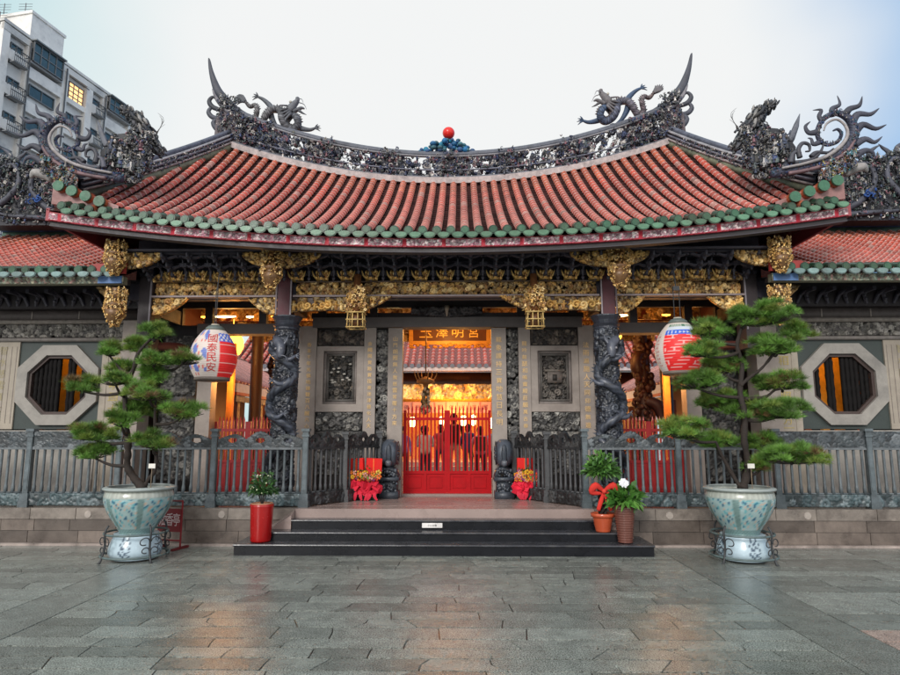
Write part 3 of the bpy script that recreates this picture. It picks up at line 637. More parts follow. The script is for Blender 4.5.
def hip_ridge(s):
    ts=np.linspace(1,.12,26); g=MB()
    def c(t,dx=0,dz=0): X=XE-(XE-XR)*t+.02; p=RP(X,t); return np.array((s*(X+dx),p[1],p[2]+dz))
    q=[(4*i+a,4*i+(a+1)%4,4*i+4+(a+1)%4,4*i+4+a) for i in range(25) for a in range(4)]
    for w,z0,z1,cc in ((.10,-.05,.13,(.17,.18,.12)),(.12,.13,.165,(.35,.30,.30)),(.07,.165,.30,(.05,.055,.08)),(.11,.30,.335,(.30,.29,.31))):
        v=[]
        for t in ts: v+= [c(t,-w,z0),c(t,-w,z1),c(t,w,z1),c(t,w,z0)]
        g.add(v,q,c=cc)
    g.tube([c(t,0,.37) for t in ts],.05,8,c=(.10,.11,.15)); g.tube([c(t,-.1,.23) for t in ts],.022,6,c=(.16,.16,.2))
    rd=random.Random(31)
    for k in range(420):
        t=rd.uniform(.2,.9); w=rd.uniform(.01,.022); frag(g,c(t,-.11,rd.uniform(.12,.3)),w,shade(rd.choice(ORN)),rd)
    g.build('hip_ridge','orn',hall,True)
    # rockery of figures half way down the hip
    f=4.822
    def w(x,y,Y=9.75): p=A(720+x/f,80+y/f,Y); return np.array((s*p[0],Y,p[2]))
    g=MB(); GR=[(.04,.045,.055),(.07,.07,.08),(.11,.11,.115),(.02,.023,.032),(.26,.25,.24),(.03,.028,.026)]
    sp=[(70,330,22),(100,290,34),(135,250,42),(165,205,42),(190,165,40),(225,135,26),(262,108,12)]
    g.tube([w(a,b,9.78) for a,b,r in sp],[r*.0031 for a,b,r in sp],8,c=(.035,.037,.045),flat=.9,sub=4)
    g.poly([(w(a,b)[0],w(a,b)[2]) for a,b in ((140,400),(115,330),(170,255),(250,262),(300,300),(335,350),(330,440),(210,455))],9.55,9.85,(.03,.032,.04))
    for i in range(len(sp)-1):
        for k in range(90):
            t=rd.random(); x=sp[i][0]*(1-t)+sp[i+1][0]*t; y=sp[i][1]*(1-t)+sp[i+1][1]*t; r=sp[i][2]*(1-t)+sp[i+1][2]*t
            x+=rd.gauss(0,.45)*r; y+=rd.gauss(0,.4)*r; z=rd.uniform(.02,.045)*(.5+r/45); pc=w(x,y,9.75+rd.uniform(-.14,.14))
            if k%3==0: g.ell(pc,(z*.6,z*.8,z*1.9),shade(rd.choice(GR)),rt=rot(0,s*R(30+rd.uniform(-25,25)),0),su=5,sv=4)
            else: frag(g,pc,z*.75,shade(rd.choice(GR)),rd)
    for k in range(1500):
        x=rd.uniform(110,345); top=240+max(0,(x-260))*.9+(30*sin(x*.08)); y=rd.uniform(top,470 if x>160 else 420); z=rd.uniform(.011,.03)
        frag(g,w(x,y,9.53+rd.uniform(-.16,.04)),z,shade(rd.choice(GR+GR+ORN)),rd)
    for k in range(16):     # small warrior figures
        x=rd.uniform(150,330); y=rd.uniform(275,430); b=w(x,y,9.42); cc=shade(rd.choice(GR+ORN))*1.3
        g.lathe([(.045,-.10),(.05,-.05),(.028,.03),(.035,.06),(.012,.09)],b,7,cc); g.ell(b+(0,0,.115),.026,(.35,.28,.24),su=8,sv=6); g.lathe([(.03,0),(.018,.03),(.002,.06)],b+(0,0,.13),6,shade(rd.choice(ORN)))
        a=rd.uniform(-.8,.8); g.tube([b+(s*.03,0,.05),b+(s*.07,-.03,.05+.04*a),b+(s*.09,-.05,.10+.06*a)],[.014,.012,.008],5,c=cc*.8)
    g.tube([w(325,330),w(345,280),w(368,220),w(385,163)],[.035,.055,.045,.006],6,c=(.13,.14,.17),flat=.35)
    for k in range(5): g.tube([w(90+k*6,260,9.7),w(75-k*6,215-k*10,9.6),w(45+k*9,190-k*14,9.6)],[.004,.004,.002],4,c=(.1,.1,.1),sub=3)
    g.build('rockery_ornament','orn',hall,True)
    # flaming scroll at the corner
    g=MB(); BL=(.045,.05,.085); Yc=9.15
    W=lambda L_,y=Yc:[w(a,b,y) for a,b in L_]
    g.tube(W([(250,455),(330,440),(420,420),(510,388),(590,338),(635,285),(645,235),(618,185),(562,160),(505,183),(472,235),(476,285),(515,312),(565,298),(585,262),(568,238),(545,245)]),[.06,.075,.08,.085,.09,.085,.07,.06,.045,.04,.035,.032,.03,.028,.026,.022,.012],10,c=BL,flat=1.,sub=6)
    cv=W([(250,455),(330,440),(420,420),(510,388),(590,338),(635,285),(645,235),(618,185),(562,160),(505,183),(472,235),(476,285),(515,312),(565,298),(585,262)]); cvP,cvr=smooth(np.array(cv),np.array([.06,.075,.08,.085,.09,.085,.07,.06,.045,.04,.035,.032,.03,.028,.026]),10); g.C[-3]=g.C[-3]*CHK(len(g.C[-3])//10,10,.45)[:,None]
    for k in range(420):
        i=rd.randrange(len(cvP)); a=rd.uniform(-2.6,-.5); frag(g,cvP[i]+np.array((cos(a)*cvr[i]*.3,sin(a)*cvr[i],rd.uniform(-1,1)*cvr[i])),rd.uniform(.008,.018),shade(rd.choice([(.03,.05,.16),(.03,.10,.16),(.26,.24,.24),(.05,.05,.07),(.14,.05,.08),(.06,.07,.09)])),rd)
    g.tube(W([(300,425),(420,400),(520,365),(590,310),(615,260),(600,215),(560,190),(515,210),(500,245)],Yc-.1),[.02,.025,.03,.03,.028,.022,.02,.018,.01],6,c=(.33,.30,.30),sub=6)
    g.tube(W([(330,450),(430,432),(530,400),(612,345),(650,290)],Yc-.08),[.03,.03,.035,.03,.02],6,c=(.20,.12,.13),sub=5)
    for i,(Q,r) in enumerate((([(545,175),(540,140),(577,118),(565,75)],.055),([(600,175),(625,140),(672,122),(686,78)],.065),([(635,210),(665,165),(725,165),(768,136)],.07),([(650,250),(690,215),(750,235),(803,215)],.07),([(650,310),(700,285),(745,300),(783,272)],.065),([(655,365),(700,340),(735,348),(752,380)],.06),([(495,200),(478,175),(488,145),(447,146)],.05),([(475,250),(430,255),(412,225),(436,200)],.055),([(480,300),(450,310),(440,285),(422,280)],.045))):
        g.tube(W(Q),[r*1.0,r*.72,r*.5,.004],8,c=shade((.05,.052,.075),.25),flat=.7,sub=5)
    for Q in ([(360,400),(440,385),(485,345),(500,305)],[(385,375),(378,335),(398,305),(428,312),(432,340),(412,345)],[(440,370),(465,350),(520,350),(548,330)],[(340,400),(350,360),(372,345),(392,352)]):
        g.tube(W(Q,Yc-.03),np.linspace(.042,.012,len(Q)),8,c=shade((.07,.07,.09),.3),sub=5)
    for k in range(420):    # coloured shard flowers on the corner
        x=rd.uniform(480,660); y=400-(x-480)*.42+rd.uniform(0,110)*(1-.2*(x-480)/180); z=rd.uniform(.012,.03)
        frag(g,w(x,y,Yc-rd.uniform(0,.14)),z,shade(rd.choice([(.30,.28,.27),(.04,.07,.2),(.2,.08,.05),(.35,.30,.08),(.09,.10,.11),(.05,.16,.2),(.13,.09,.10)])),rd)
    g.tube(W([(600,455),(640,430),(690,420),(712,445)],9.2),[.05,.08,.07,.01],8,c=(.33,.31,.30),sub=4)
    g.build('flame_scroll','orn',hall,True)
    # backing course between the scroll and the corner tiles
    g=MB(); v=[]; xs=np.linspace(5.0,6.05,12)
    for X in xs: z=ze(X)+.07; v+= [(s*X,9.1,z),(s*X,9.1,z+.10+.30*((X-5)/1.05)),(s*X,9.34,z+.12+.3*((X-5)/1.05)),(s*X,9.34,z)]
    q=[(4*i+a,4*i+(a+1)%4,4*i+4+(a+1)%4,4*i+4+a) for i in range(11) for a in range(4)]+[(44,45,46,47)]
    g.add(v,q,c=(.32,.17,.16))
    for i,X in enumerate((5.25,5.47,5.69,5.9)):
        p=np.array((s*X,9.02,ze(X)+.12+.26*((X-5)/1.05))); g.cyl(p,.085,.3,12,(.45,.10,.035),'y'); g.cyl(p-(0,.03,0),.085,.05,12,(.05,.15,.09),'y')
    g.build('corner_tile','tile',hall)
for s in (-1,1): hip_ridge(s)
# ================================================================ FRONT STRUCTURE OF THE HALL
def bracket_mesh():
    g=MB(); rd=random.Random(2)
    for k in range(3):     # rising tiers stepping forward
        y=10.18-.2*k; z=4.17+.105*k
        g.box(-.035,.035,y-.17,y+.16,z,z+.05); g.tube([(0,y-.17,z+.03),(0,y-.22,z+.045),(0,y-.245,z+.09)],[.035,.03,.012],6)
        w=.17+.01*k; pts=[]
        for i in range(9): a=-1+i/4; pts.append((a*w,y-.06,z+.045+.055*a*a))
        g.tube(pts,[.018+.016*(1-abs(-1+i/4)) for i in range(9)],6,flat=1.3)
        for sx in (-w,0,w):
            g.box(sx-.035,sx+.035,y-.10,y-.02,z+.085,z+.115); g.obox((sx,y-.06,z+.07),.05,.06,.03)
        g.lathe([(.001,-.06),(.018,-.045),(.03,-.01),(.02,.02)],(0,y-.15,z),7)
    return g.mesh('bracket','brk')
def hanger_mesh():
    g=MB(); g.lathe([(.001,-.15),(.018,-.13),(.03,-.10),(.016,-.07),(.022,-.02),(.034,.02),(.02,.04)],(0,10.02,4.26),8); g.tube([(0,10.02,4.28),(0,9.9,4.36),(0,9.85,4.44)],[.016,.02,.012],6); return g.mesh('hanging_bracket','brk')
def small_gold_mesh():
    g=MB(); g.lathe([(.10,0),(.105,.03),(.06,.05),(.05,.09),(.085,.12),(.09,.15),(.04,.16)],(0,10.1,4.13),10,(.45,.28,.08)); rd=random.Random(9)
    for k in range(22): g.ell((rd.uniform(-.11,.11),10.02+rd.uniform(-.03,.03),4.15+rd.random()*.14),(.02,.02,.028),shade(rd.choice(GOLD)),su=6,sv=4)
    for s in (-1,1): g.tube([(s*.07,10.03,4.15),(s*.12,10.0,4.2),(s*.15,10.0,4.29)],[.02,.018,.006],5,(.5,.33,.1),sub=2)
    return g.mesh('gilded_bracket_foot','gold',True)
bm,hm,gm=bracket_mesh(),hanger_mesh(),small_gold_mesh()
for k in range(25):
    X=-4.92+.41*k
    for me,dx in ((bm,0),(hm,.205),(gm,0)):
        if me is not bm and abs(X+dx)>4.9: continue
        o=bpy.data.objects.new(me.name,me); COL.objects.link(o); own(o,hall); o.location=(X+dx,11.3*0,0); 
        o.matrix_parent_inverse=hall.matrix_world.inverted() if False else __import__('mathutils').Matrix.Translation((0,-11.3,-.53)); o.location=(X+dx,0,0)
def front():
    # structure above the columns
    g=MB(); g.box(-5.35,5.35,10.42,10.6,3.9,4.95); g.box(-5.35,5.35,10.2,10.42,4.55,4.7); g.box(-5.3,5.3,9.62,9.74,4.47,4.56); g.box(-5.35,5.35,10.25,10.42,3.86,4.14)
    g.tube([(-5.4,9.5,4.50),(5.4,9.5,4.50)],.022,6); g.build('purlin','brk',hall)
    for s in (-1,1):
        g=MB(); g.box(s*2.68-.10,s*2.68+.10,10.08,10.4,3.56,4.5,(.085,.022,.03)); g.box(s*2.56-.012,s*2.56+.012,10.065,10.08,3.56,4.2,(.30,.26,.28)); g.box(s*2.80-.012,s*2.80+.012,10.065,10.08,3.56,4.2,(.2,.16,.17)); g.build('beam_post','paint',hall); g=MB()
        g.box(s*5.0-.11,s*5.0+.11,10.1,10.45,3.0,4.6,(.03,.022,.025)); g.box(s*4.91-.012,s*4.91+.012,10.085,10.1,3.3,4.4,(.22,.2,.22)); g.build('beam_post','paint',hall)
    # gilded beams
    for x0,x1 in ((-2.5,2.5),(-4.88,-2.84),(2.84,4.88)):
        g=MB(); flat_panel(g,x0,x1,10.2,3.915,4.125,.05,kinds=('scroll','flower','fig','leaf','scroll'),s=.075,pal=GOLD,bgc=GOLDBG,dens=1.15,res=.0075); g.box(x0,x1,10.2,10.25,3.90,4.13,GOLDBG); 
        if x1-x0<3:
            H,C=carve(x1-x0,.2,.009,('fig','flower','leaf'),.085,GOLD,GOLDBG,1.2)
            relief(g,H,C,lambda u,v,h:np.stack([x0+(x1-x0)*u,10.1-h*.06,4.12+.19*v],-1),mask=lambda u,v:v<.45+.5*np.abs(np.sin(u*pi*5)),side=-.4)
        g.build('gilded_beam','gold',hall,True)
        g=MB(); g.box(x0-.03,x1+.03,10.09,10.2,3.865,3.895,(.30,.24,.24)); g.box(x0,x1,10.16,10.2,4.13,4.145,(.25,.18,.14)); g.build('beam_moulding','paint',hall)
    for s in (-1,1):
        # lower gilded figures between column and pendant
        g=MB(); x0,x1=2.56,1.55
        H,C=carve(1.01,.30,.008,('fig','fig','scroll'),.14,GOLD,GOLDBG,1.1,rows=1); relief(g,H,C,lambda u,v,h:np.stack([s*(x0+(x1-x0)*u),10.12-h*.08,3.57+.29*v],-1),mask=lambda u,v:v>.10+.12*np.sin(u*pi),side=-.5)
        H,C=carve(.62,.30,.008,('scroll','fig','flower'),.09,GOLD,GOLDBG,1.2); relief(g,H,C,lambda u,v,h:np.stack([s*(1.50-.62*u),10.05-h*.08,3.56+.30*v],-1),mask=lambda u,v:v>.1+.85*u**1.7,side=-.5)
        g.build('gilded_bracket','gold',hall,True)
        for xa,xb in ((4.88,4.30),(2.82,3.28)):
            g=MB(); H,C=carve(abs(xa-xb),.31,.008,('flower','scroll','leaf'),.09,GOLD,GOLDBG,1.2); relief(g,H,C,lambda u,v,h:np.stack([s*(xa+(xb-xa)*u),10.14-h*.07,3.56+.30*v],-1),mask=lambda u,v:v>.02+.9*u**2.2,side=-.5); g.build('gilded_bracket','gold',hall,True)
        # half-moon brackets under the eave purlin
        for x0,x1 in ((3.24,1.97),(5.10,4.52)):
            g=MB(); H,C=carve(abs(x1-x0),.26,.008,('flower','fig','scroll'),.085,GOLD,GOLDBG,1.2)
            mk=(lambda u,v:(1-v)<np.sqrt(np.clip(1-(2*u-1)**2,0,1))+.02) if x0<4 else (lambda u,v:(1-v)<np.sqrt(np.clip(1-u**2,0,1))+.02)
            relief(g,H,C,lambda u,v,h:np.stack([s*(x0+(x1-x0)*u),9.6-h*.06,4.22+.26*v],-1),mask=mk,side=-.6); g.build('half_moon_bracket','gold',hall,True)
        # bundles of figures on the column heads
        for xc,z0,z1,yy in ((2.72,3.86,4.52,9.5),(5.17,4.08,4.62,9.42),(5.15,3.28,3.88,9.5)):
            g=MB(); rd=random.Random(int(xc*10)); hgt=z1-z0
            g.lathe([(.01,0),(.05,.02),(.10,.09),(.13,.16),(.15,.24),(.11,.26),(.12,.30),(.15,.33),(.13,.36),(.07,.38),(.07,hgt)],(s*xc,yy,z0),12,(.16,.08,.03))
            for k in range(560):
                a=rd.random()*6.28; zz=rd.random(); r=.155 if zz>.5 else .05+min(.11,.32*zz); sz=rd.uniform(.018,.04)
                frag(g,(s*xc+r*cos(a),yy+r*sin(a)*.8,z0+zz*hgt),sz*.5,shade(rd.choice(GOLD)),rd)
            for k in range(0):
                b=np.array((s*xc+(k-2)*.05,yy-.15,z0+hgt*.72+.02*(k%2))); g.lathe([(.035,-.08),(.02,.02),(.02,.05),(.008,.07)],b,7,shade(rd.choice(GOLD))); g.ell(b+(0,0,.09),.02,(.6,.45,.2),su=7,sv=5)
            g.build('gilded_figure_group','gold',hall,True)
        # hanging lantern-shaped pendant
        g=MB(); xc=s*1.44; y=9.92; z0=3.30; c=(.55,.38,.14)
        for a in range(4):
            for b in (-1,1):
                pass
        for dx in (-.13,-.045,.045,.13):
            for dy in (-.12,.12): g.tube([(xc+dx,y+dy,z0),(xc+dx*.9,y+dy*.9,z0+.26)],.011,5,c)
        for zz in (z0+.01,z0+.13,z0+.25): 
            for dy in (-.12,.12): g.tube([(xc-.14,y+dy,zz),(xc+.14,y+dy,zz)],.012,5,c)
            for dx in (-.14,.14): g.tube([(xc+dx,y-.12,zz),(xc+dx,y+.12,zz)],.012,5,c)
        g.box(xc-.07,xc+.07,y-.08,y+.08,z0+.03,z0+.24,(.12,.05,.02))
        rd=random.Random(17)
        for k in range(230):
            zz=rd.random(); sz=rd.uniform(.014,.03); frag(g,(xc+rd.uniform(-.17,.17)*(1-.25*zz),y+rd.uniform(-.14,.1),z0+.27+.42*zz),sz,shade(rd.choice(GOLD)),rd)
        g.tube([(xc,y,z0+.25),(xc,y+.05,4.2)],.06,8,(.2,.08,.03)); g.build('gilded_pendant','gold',hall,True)
front()
# ---------------------------------------------------------------- stone front wall
FY=11.3
px=lambda p:(446.5-p)*.01768       # distance from the axis of the gate, from a pixel column left of it
def couplet(s,x0,x1,z0,z1,txt,y,parent,tz0,tz1,col=(.80,.55,.26),name='inscribed_pillar'):
    g=MB(); a,b=min(s*x0,s*x1),max(s*x0,s*x1); g.box(a+.003,b-.003,y,y+.2,z0,z1); e=(b-a)*.12
    o=g.build(name,'stone',parent)
    g=MB(); column_text(g,txt,(a+b)/2,y-.012,tz0,tz1,(tz1-tz0)/len(txt)*.74,col,1.05)
    g.build('inscription',mat('gold_lettering',col,.45,metal=.2,var=.2,bump=0) if 'gold_lettering' not in bpy.data.materials else bpy.data.materials['gold_lettering'],o)
T={1:('龍象護持三寶地慧日長明','龍吟鼓瑟和鳴寶殿莊嚴萬古春','法雨遍施人天同仰德無邊'),-1:('山門朗照無人我慈雲常覆十方來','金繩開覺路寶筏渡迷津普化人天','香篆千年光佛地鐘聲百八醒凡心')}
def facade():
    top=3.53
    for s in (-1,1):
        t=T[s]
        couplet(s,.80,px(386),.52,top-.01,t[0],FY-.10,hall,1.75,3.38)
        couplet(s,px(373.5),px(361),.52,top+.03,t[1],FY-.05,hall,1.7,3.30)
        couplet(s,px(312),px(297),.52,top+.04,t[2],FY-.05,hall,1.7,3.28)
        # dark carved strip
        g=MB(); a,b=sorted((s*px(386),s*px(373.5))); g.box(a,b,FY+.02,FY+.2,.52,top,(.05,.05,.05)); flat_panel(g,a,b,FY+.02,1.2,3.5,.05,kinds=('fig','flower','leaf','scroll'),s=.10,pal=DSTONE,bgc=(.02,.02,.02),dens=1.1,res=.009); g.build('carved_strip','carvestone',hall,True)
        # window-like relief panel
        a,b=sorted((s*px(361),s*px(312))); w=b-a; xc=(a+b)/2; z0,z1=2.03,3.20
        g=MB()
        for q in ((a,b,z0-.02,z0+.12),(a,b,z1-.09,z1),(a,a+.13,z0+.12,z1-.09),(b-.13,b,z0+.12,z1-.09)): g.box(q[0]+.002,q[1]-.002,FY-.03,FY+.2,q[2],q[3])
        g.build('panel_frame','stone',hall)
        g=MB(); fi=.13
        for k,(o_,dep,c) in enumerate(((.0,.015,(.22,.19,.175)),(.045,.03,(.12,.11,.10)))):
            p0,p1,q0,q1=a+fi+o_,b-fi-o_,z0+.12+o_,z1-.09-o_
            for q in ((p0,p1,q0,q0+.04),(p0,p1,q1-.04,q1),(p0,p0+.04,q0+.04,q1-.04),(p1-.04,p1,q0+.04,q1-.04)): g.box(q[0],q[1],FY+dep,FY+.2,q[2],q[3],c)
        p0,p1,q0,q1=a+fi+.085,b-fi-.085,z0+.205,z1-.175
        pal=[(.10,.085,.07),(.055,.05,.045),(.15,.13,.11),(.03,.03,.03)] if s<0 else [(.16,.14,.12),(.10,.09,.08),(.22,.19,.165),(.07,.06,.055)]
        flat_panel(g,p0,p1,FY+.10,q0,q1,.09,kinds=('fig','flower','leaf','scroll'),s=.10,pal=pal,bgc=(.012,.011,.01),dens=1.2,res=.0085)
        if s>0:
            g.obox((xc,FY+.02,(q0+q1)/2),.26,.04,.20,c=(.20,.17,.15)); g.box(xc-.18,xc+.18,FY-.01,FY+.05,(q0+q1)/2+.1,(q0+q1)/2+.14,(.22,.19,.16)); g.box(xc-.04,xc+.04,FY-.01,FY,(q0+q1)/2-.06,(q0+q1)/2+.05,(.04,.035,.03))
        else:
            rd=random.Random(44)
            for k in range(14): g.ell((rd.uniform(p0+.04,p1-.04),FY+.03,rd.uniform(q0+.3,q1)),(.035,.02,.02),(.42,.40,.36),su=6,sv=4)
        g.build('relief_panel','carvestone',hall,True)
        g=MB(); g.box(a,b,FY+.02,FY+.2,z1,top+.04,(.06,.06,.06))
        flat_panel(g,a+.01,b-.01,FY+.01,3.22,3.50,.05,kinds=('fig','leaf','scroll'),s=.095,pal=[(.11,.085,.07),(.05,.04,.035),(.16,.13,.10)],bgc=(.015,.012,.01),dens=1.2,res=.009)
        g.build('relief_band','carvestone',hall,True); g=MB(); g.box(a,b,FY+.02,FY+.2,.52,z0-.02,(.06,.06,.06))
        flat_panel(g,a+.01,b-.01,FY+.01,1.68,2.0,.06,kinds=('scroll','flower','leaf'),s=.09,pal=DSTONE,bgc=(.015,.015,.015),dens=1.2,res=.009); flat_panel(g,a+.01,b-.01,FY+.01,.9,1.66,.05,kinds=('cloud','scroll'),s=.12,pal=DSTONE[:4],bgc=(.03,.03,.03),dens=1.1)
        g.build('relief_band','carvestone',hall,True)
        # side bay: pillars round the side doorway, dark carved wall beside it
        g=MB()
        a,b=sorted((s*2.40,s*3.0)); g.box(a,b,FY,FY+.22,.52,top+.04); g.build('door_jamb','stone',hall); g=MB()
        a,b=sorted((s*px(190.5),s*px(205))); g.box(a,b,FY-.06,FY+.2,.52,3.44)
        g.build('door_jamb','stone',hall)
        a,b=sorted((s*px(190.5),s*px(150))); g=MB(); g.box(a,b,FY+.02,FY+.2,.52,3.6,(.045,.043,.045)); flat_panel(g,a+.03,b-.05,FY+.01,.8,2.2,.05,kinds=('fig','leaf','scroll'),s=.11,pal=[np.array(q)*.5 for q in DSTONE],bgc=(.012,.012,.012),dens=1.1); flat_panel(g,a+.03,b-.05,FY+.01,2.3,3.4,.05,kinds=('fig','flower','scroll'),s=.11,pal=[np.array(q)*.5 for q in DSTONE],bgc=(.012,.012,.012),dens=1.1); g.build('carved_side_wall','carvestone',hall,True)
        a,b=sorted((s*2.95,s*4.6)); g=MB(); g.box(a,b,FY-.04,FY+.25,3.43,3.62,(.12,.10,.10)); g.build('side_lintel','stoneD',hall)
        # curved tie beam in the side porch
        g=MB(); g.tube([(s*5.0,10.35,3.08),(s*4.75,10.9,3.13),(s*4.6,11.25,3.05)],[.07,.085,.07],8,(.16,.07,.055),sub=3); g.build('tie_beam','woodR',hall)
    g=MB(); g.box(-2.45,2.45,FY-.11,FY+.2,3.535,3.72,(.1,.09,.09)); g.build('stone_lintel','stoneD',hall)
    g=MB(); g.box(-2.5,2.5,FY,FY+.1,3.72,3.82); g.box(-5.2,5.2,FY,FY+.1,3.92,5.3); g.box(-5.2,-4.9,FY,FY+.1,3.6,3.95); g.box(4.9,5.2,FY,FY+.1,3.6,3.95)
    for X in (-2.3,-1.35,-.45,.45,1.35,2.3,-3.4,3.4,-4.4,4.4): g.box(X-.07,X+.07,FY-.03,FY+.1,3.62,3.95)
    for s in (-1,1):
        g.box(s*2.68-.1,s*2.68+.1,10.4,FY,3.72,3.9); g.box(s*5.0-.08,s*5.0+.08,10.4,FY,3.6,3.85)
    g.build('upper_beam','wood',hall)
    g=MB(); rd=random.Random(6)
    H,C=carve(1.3,.2,.011,('scroll','leaf'),.1,[(.05,.045,.05),(.09,.08,.08)],(.015,.012,.014),1.4); relief(g,H,C,lambda u,v,h:np.stack([-.65+1.3*u,FY-.13-h*.06,3.70+.20*v],-1),mask=lambda u,v:v>.35*np.abs(2*u-1),side=-.3)
    g.tube([(0,FY-.18,3.72),(0,FY-.2,3.84),(0,FY-.18,3.9)],[.01,.035,.05],7,(.45,.36,.28)); 
    g.build('lintel_carving','carvestone',hall,True)
    # thresholds and the wall under the sill
    g=MB(); g.box(-.80,.80,FY-.02,FY+.2,.52,.57); g.build('threshold','slab',hall)
facade()
def dragon_column(s):
    X=s*2.665; Y=10.3; r=.19
    B=[(.028,.034,.048),(.045,.052,.07),(.017,.02,.03),(.075,.085,.105)]
    g=MB(); hgt=3.0; z0=.62
    H,C=carve(2*pi*r,2.72,.010,('cloud','scroll','leaf','fig'),.11,B,(.012,.014,.02),1.2); H[:,-1]=H[:,0]; C[:,-1]=C[:,0]
    relief(g,H,C,lambda u,v,h:np.stack([X+(r-.02+h*.055)*np.cos(u*2*pi),Y+(r-.02+h*.055)*np.sin(u*2*pi),.62+2.72*v],-1))
    g.build('carved_column','bluestone',hall,True)
    g=MB(); g.lathe([(.30,0),(.30,.06),(.24,.1),(.27,.16),(.2,.2)],(X,Y,.52),12,B[0]); g.build('column_base','bluestone',hall); g=MB(); g.lathe([(.19,0),(.21,.02),(.2,.05),(.23,.09),(.19,.11),(.21,.16),(.25,.22),(.25,.24)],(X,Y,3.32),16,(.035,.04,.055)); g.build('column_capital','bluestone',hall,False)
    # coiling dragon
    n=70; P=[];rd=random.Random(3+s)
    for i in range(n):
        t=i/(n-1); a=pi/2*3+s*(.15+1.15*sin(t*2*pi*2.3)); rr=r+.04+.012*sin(t*30); P.append((X+rr*cos(a),Y+rr*sin(a),.85+2.3*t))
    P=np.array(P); rad=np.interp(np.linspace(0,1,n),[0,.15,.6,.9,1],[.02,.06,.075,.07,.06]); rad=rad*(1+.08*np.sin(np.arange(n)*2.))
    g=MB(); g.tube(P,rad,10,cols=np.array([np.array((.05,.058,.078))*(1+.3*sin(i*2)) for i in range(n)])); g.C[-3]=g.C[-3]*CHK(n,10,.4)[:,None]
    T=np.gradient(P,axis=0); T/=np.linalg.norm(T,axis=1)[:,None]
    for i in range(2,n-2):
        o=P[i]-np.array((X,Y,P[i][2])); o/=np.linalg.norm(o); up=np.cross(T[i],o); up*=np.sign(up[2]) or 1
        b=P[i]+up*rad[i]*.7+o*rad[i]*.4; g.add([b-T[i]*.025,b+T[i]*.025,b+up*.06+o*.035],t=[(0,1,2),(2,1,0)],c=(.05,.055,.07))
    for t,zz in ((.25,1),(.45,-1),(.68,1),(.85,-1)):      # legs with claws
        i=int(t*n); o=P[i]-np.array((X,Y,P[i][2])); o/=np.linalg.norm(o); tn=np.cross(o,(0,0,1))*zz; e=P[i]+tn*.2+o*.03+np.array((0,0,.06)); g.tube([P[i],P[i]+tn*.12+o*.05,e],[.05,.038,.022],7,(.08,.09,.12),sub=3)
        for k in (-1,0,1): g.tube([e,e+tn*.05+np.array((0,0,.04*k)),e+tn*.07+np.array((0,0,.05*k-.02))-o*.02],[.014,.01,.003],5,(.11,.12,.15))
    # head looking down on the front of the shaft near the top
    h=np.array((X+s*.02,Y-r-.06,2.95)); g.tube([h+(s*.1,.03,.2),h+(0,-.03,.1),h+(-s*.02,-.08,-.02),h+(-s*.02,-.10,-.12)],[.07,.085,.075,.04],10,(.09,.10,.13),sub=3)
    for k in (-1,1):
        g.tube([h+(k*.04,-.06,.08),h+(k*.1,-.04,.17),h+(k*.12,0,.27)],[.022,.015,.004],6,(.13,.14,.17),sub=3); g.ell(h+(k*.045,-.12,.03),.022,(.25,.25,.27),su=7,sv=5); g.tube([h+(k*.03,-.13,-.08),h+(k*.12,-.14,-.1),h+(k*.16,-.1,-.2)],[.01,.008,.003],5,(.15,.16,.19),sub=3)
    for k in range(14): g.tube([h+(rd.uniform(-.07,.07),0,.1),h+(rd.uniform(-.13,.13),.02,.2),h+(rd.uniform(-.18,.18),.06,.26)],[.02,.014,.003],5,(.06,.07,.09),sub=2)
    g.build('coiling_dragon','bluestone',hall,True)
for s in (-1,1): dragon_column(s)
# ---------------------------------------------------------------- gates and interior of the hall
def gate(name,x0,x1,y,z0,zp,z1,nb,parent,open_=0):
    g=MB(); w=x1-x0; leaves=2
    for k in range(leaves):
        a=x0+w*k/2+.0006; b=x0+w*(k+1)/2-.0006
        gg=MB(); gg.box(a,a+.05,y,y+.05,z0,z1-.06); gg.box(b-.05,b,y,y+.05,z0,z1-.06); gg.box(a+.05,b-.05,y,y+.05,z0,z0+.06); gg.box(a+.05,b-.05,y,y+.05,zp-.05,zp)
        gg.box(a+.05,b-.05,y,y+.05,z1-.24,z1-.19); gg.box(a+.05,b-.05,y+.02,y+.035,z0+.06,zp-.05); m=(a+b)/2; gg.box(m-.025,m+.025,y+.001,y+.045,z0+.06,zp-.05)
        for c0,c1 in ((a+.05,m-.025),(m+.025,b-.05)):
            for q in ((c0+.04,c1-.04,z0+.1,z0+.115),(c0+.04,c1-.04,zp-.105,zp-.09),(c0+.04,c0+.055,z0+.115,zp-.105),(c1-.055,c1-.04,z0+.115,zp-.105)): gg.box(q[0],q[1],y+.008,y+.02,q[2],q[3])
        o=gg.build('gate_leaf','red' if x0>-1 and x1<1 else 'redleaf',parent); gg=MB()
        for i in range(nb):
            X=a+.05+(b-a-.1)*(i+.5)/nb; gg.box(X-.014,X+.014,y+.012,y+.038,zp,z1-.04); gg.lathe([(.02,0),(.012,.03),(.001,.075)],(X,y+.025,z1-.04),5)
        gg.build('bars','red' if x0>-1 and x1<1 else 'redleaf',o)
gate('gate',-.79,.79,11.42,.56,.96,2.10,10,hall)
gate('gate',-4.25,-3.02,11.45,.55,1.15,1.90,8,hall); gate('gate',3.02,4.25,11.45,.55,1.15,1.90,8,hall)
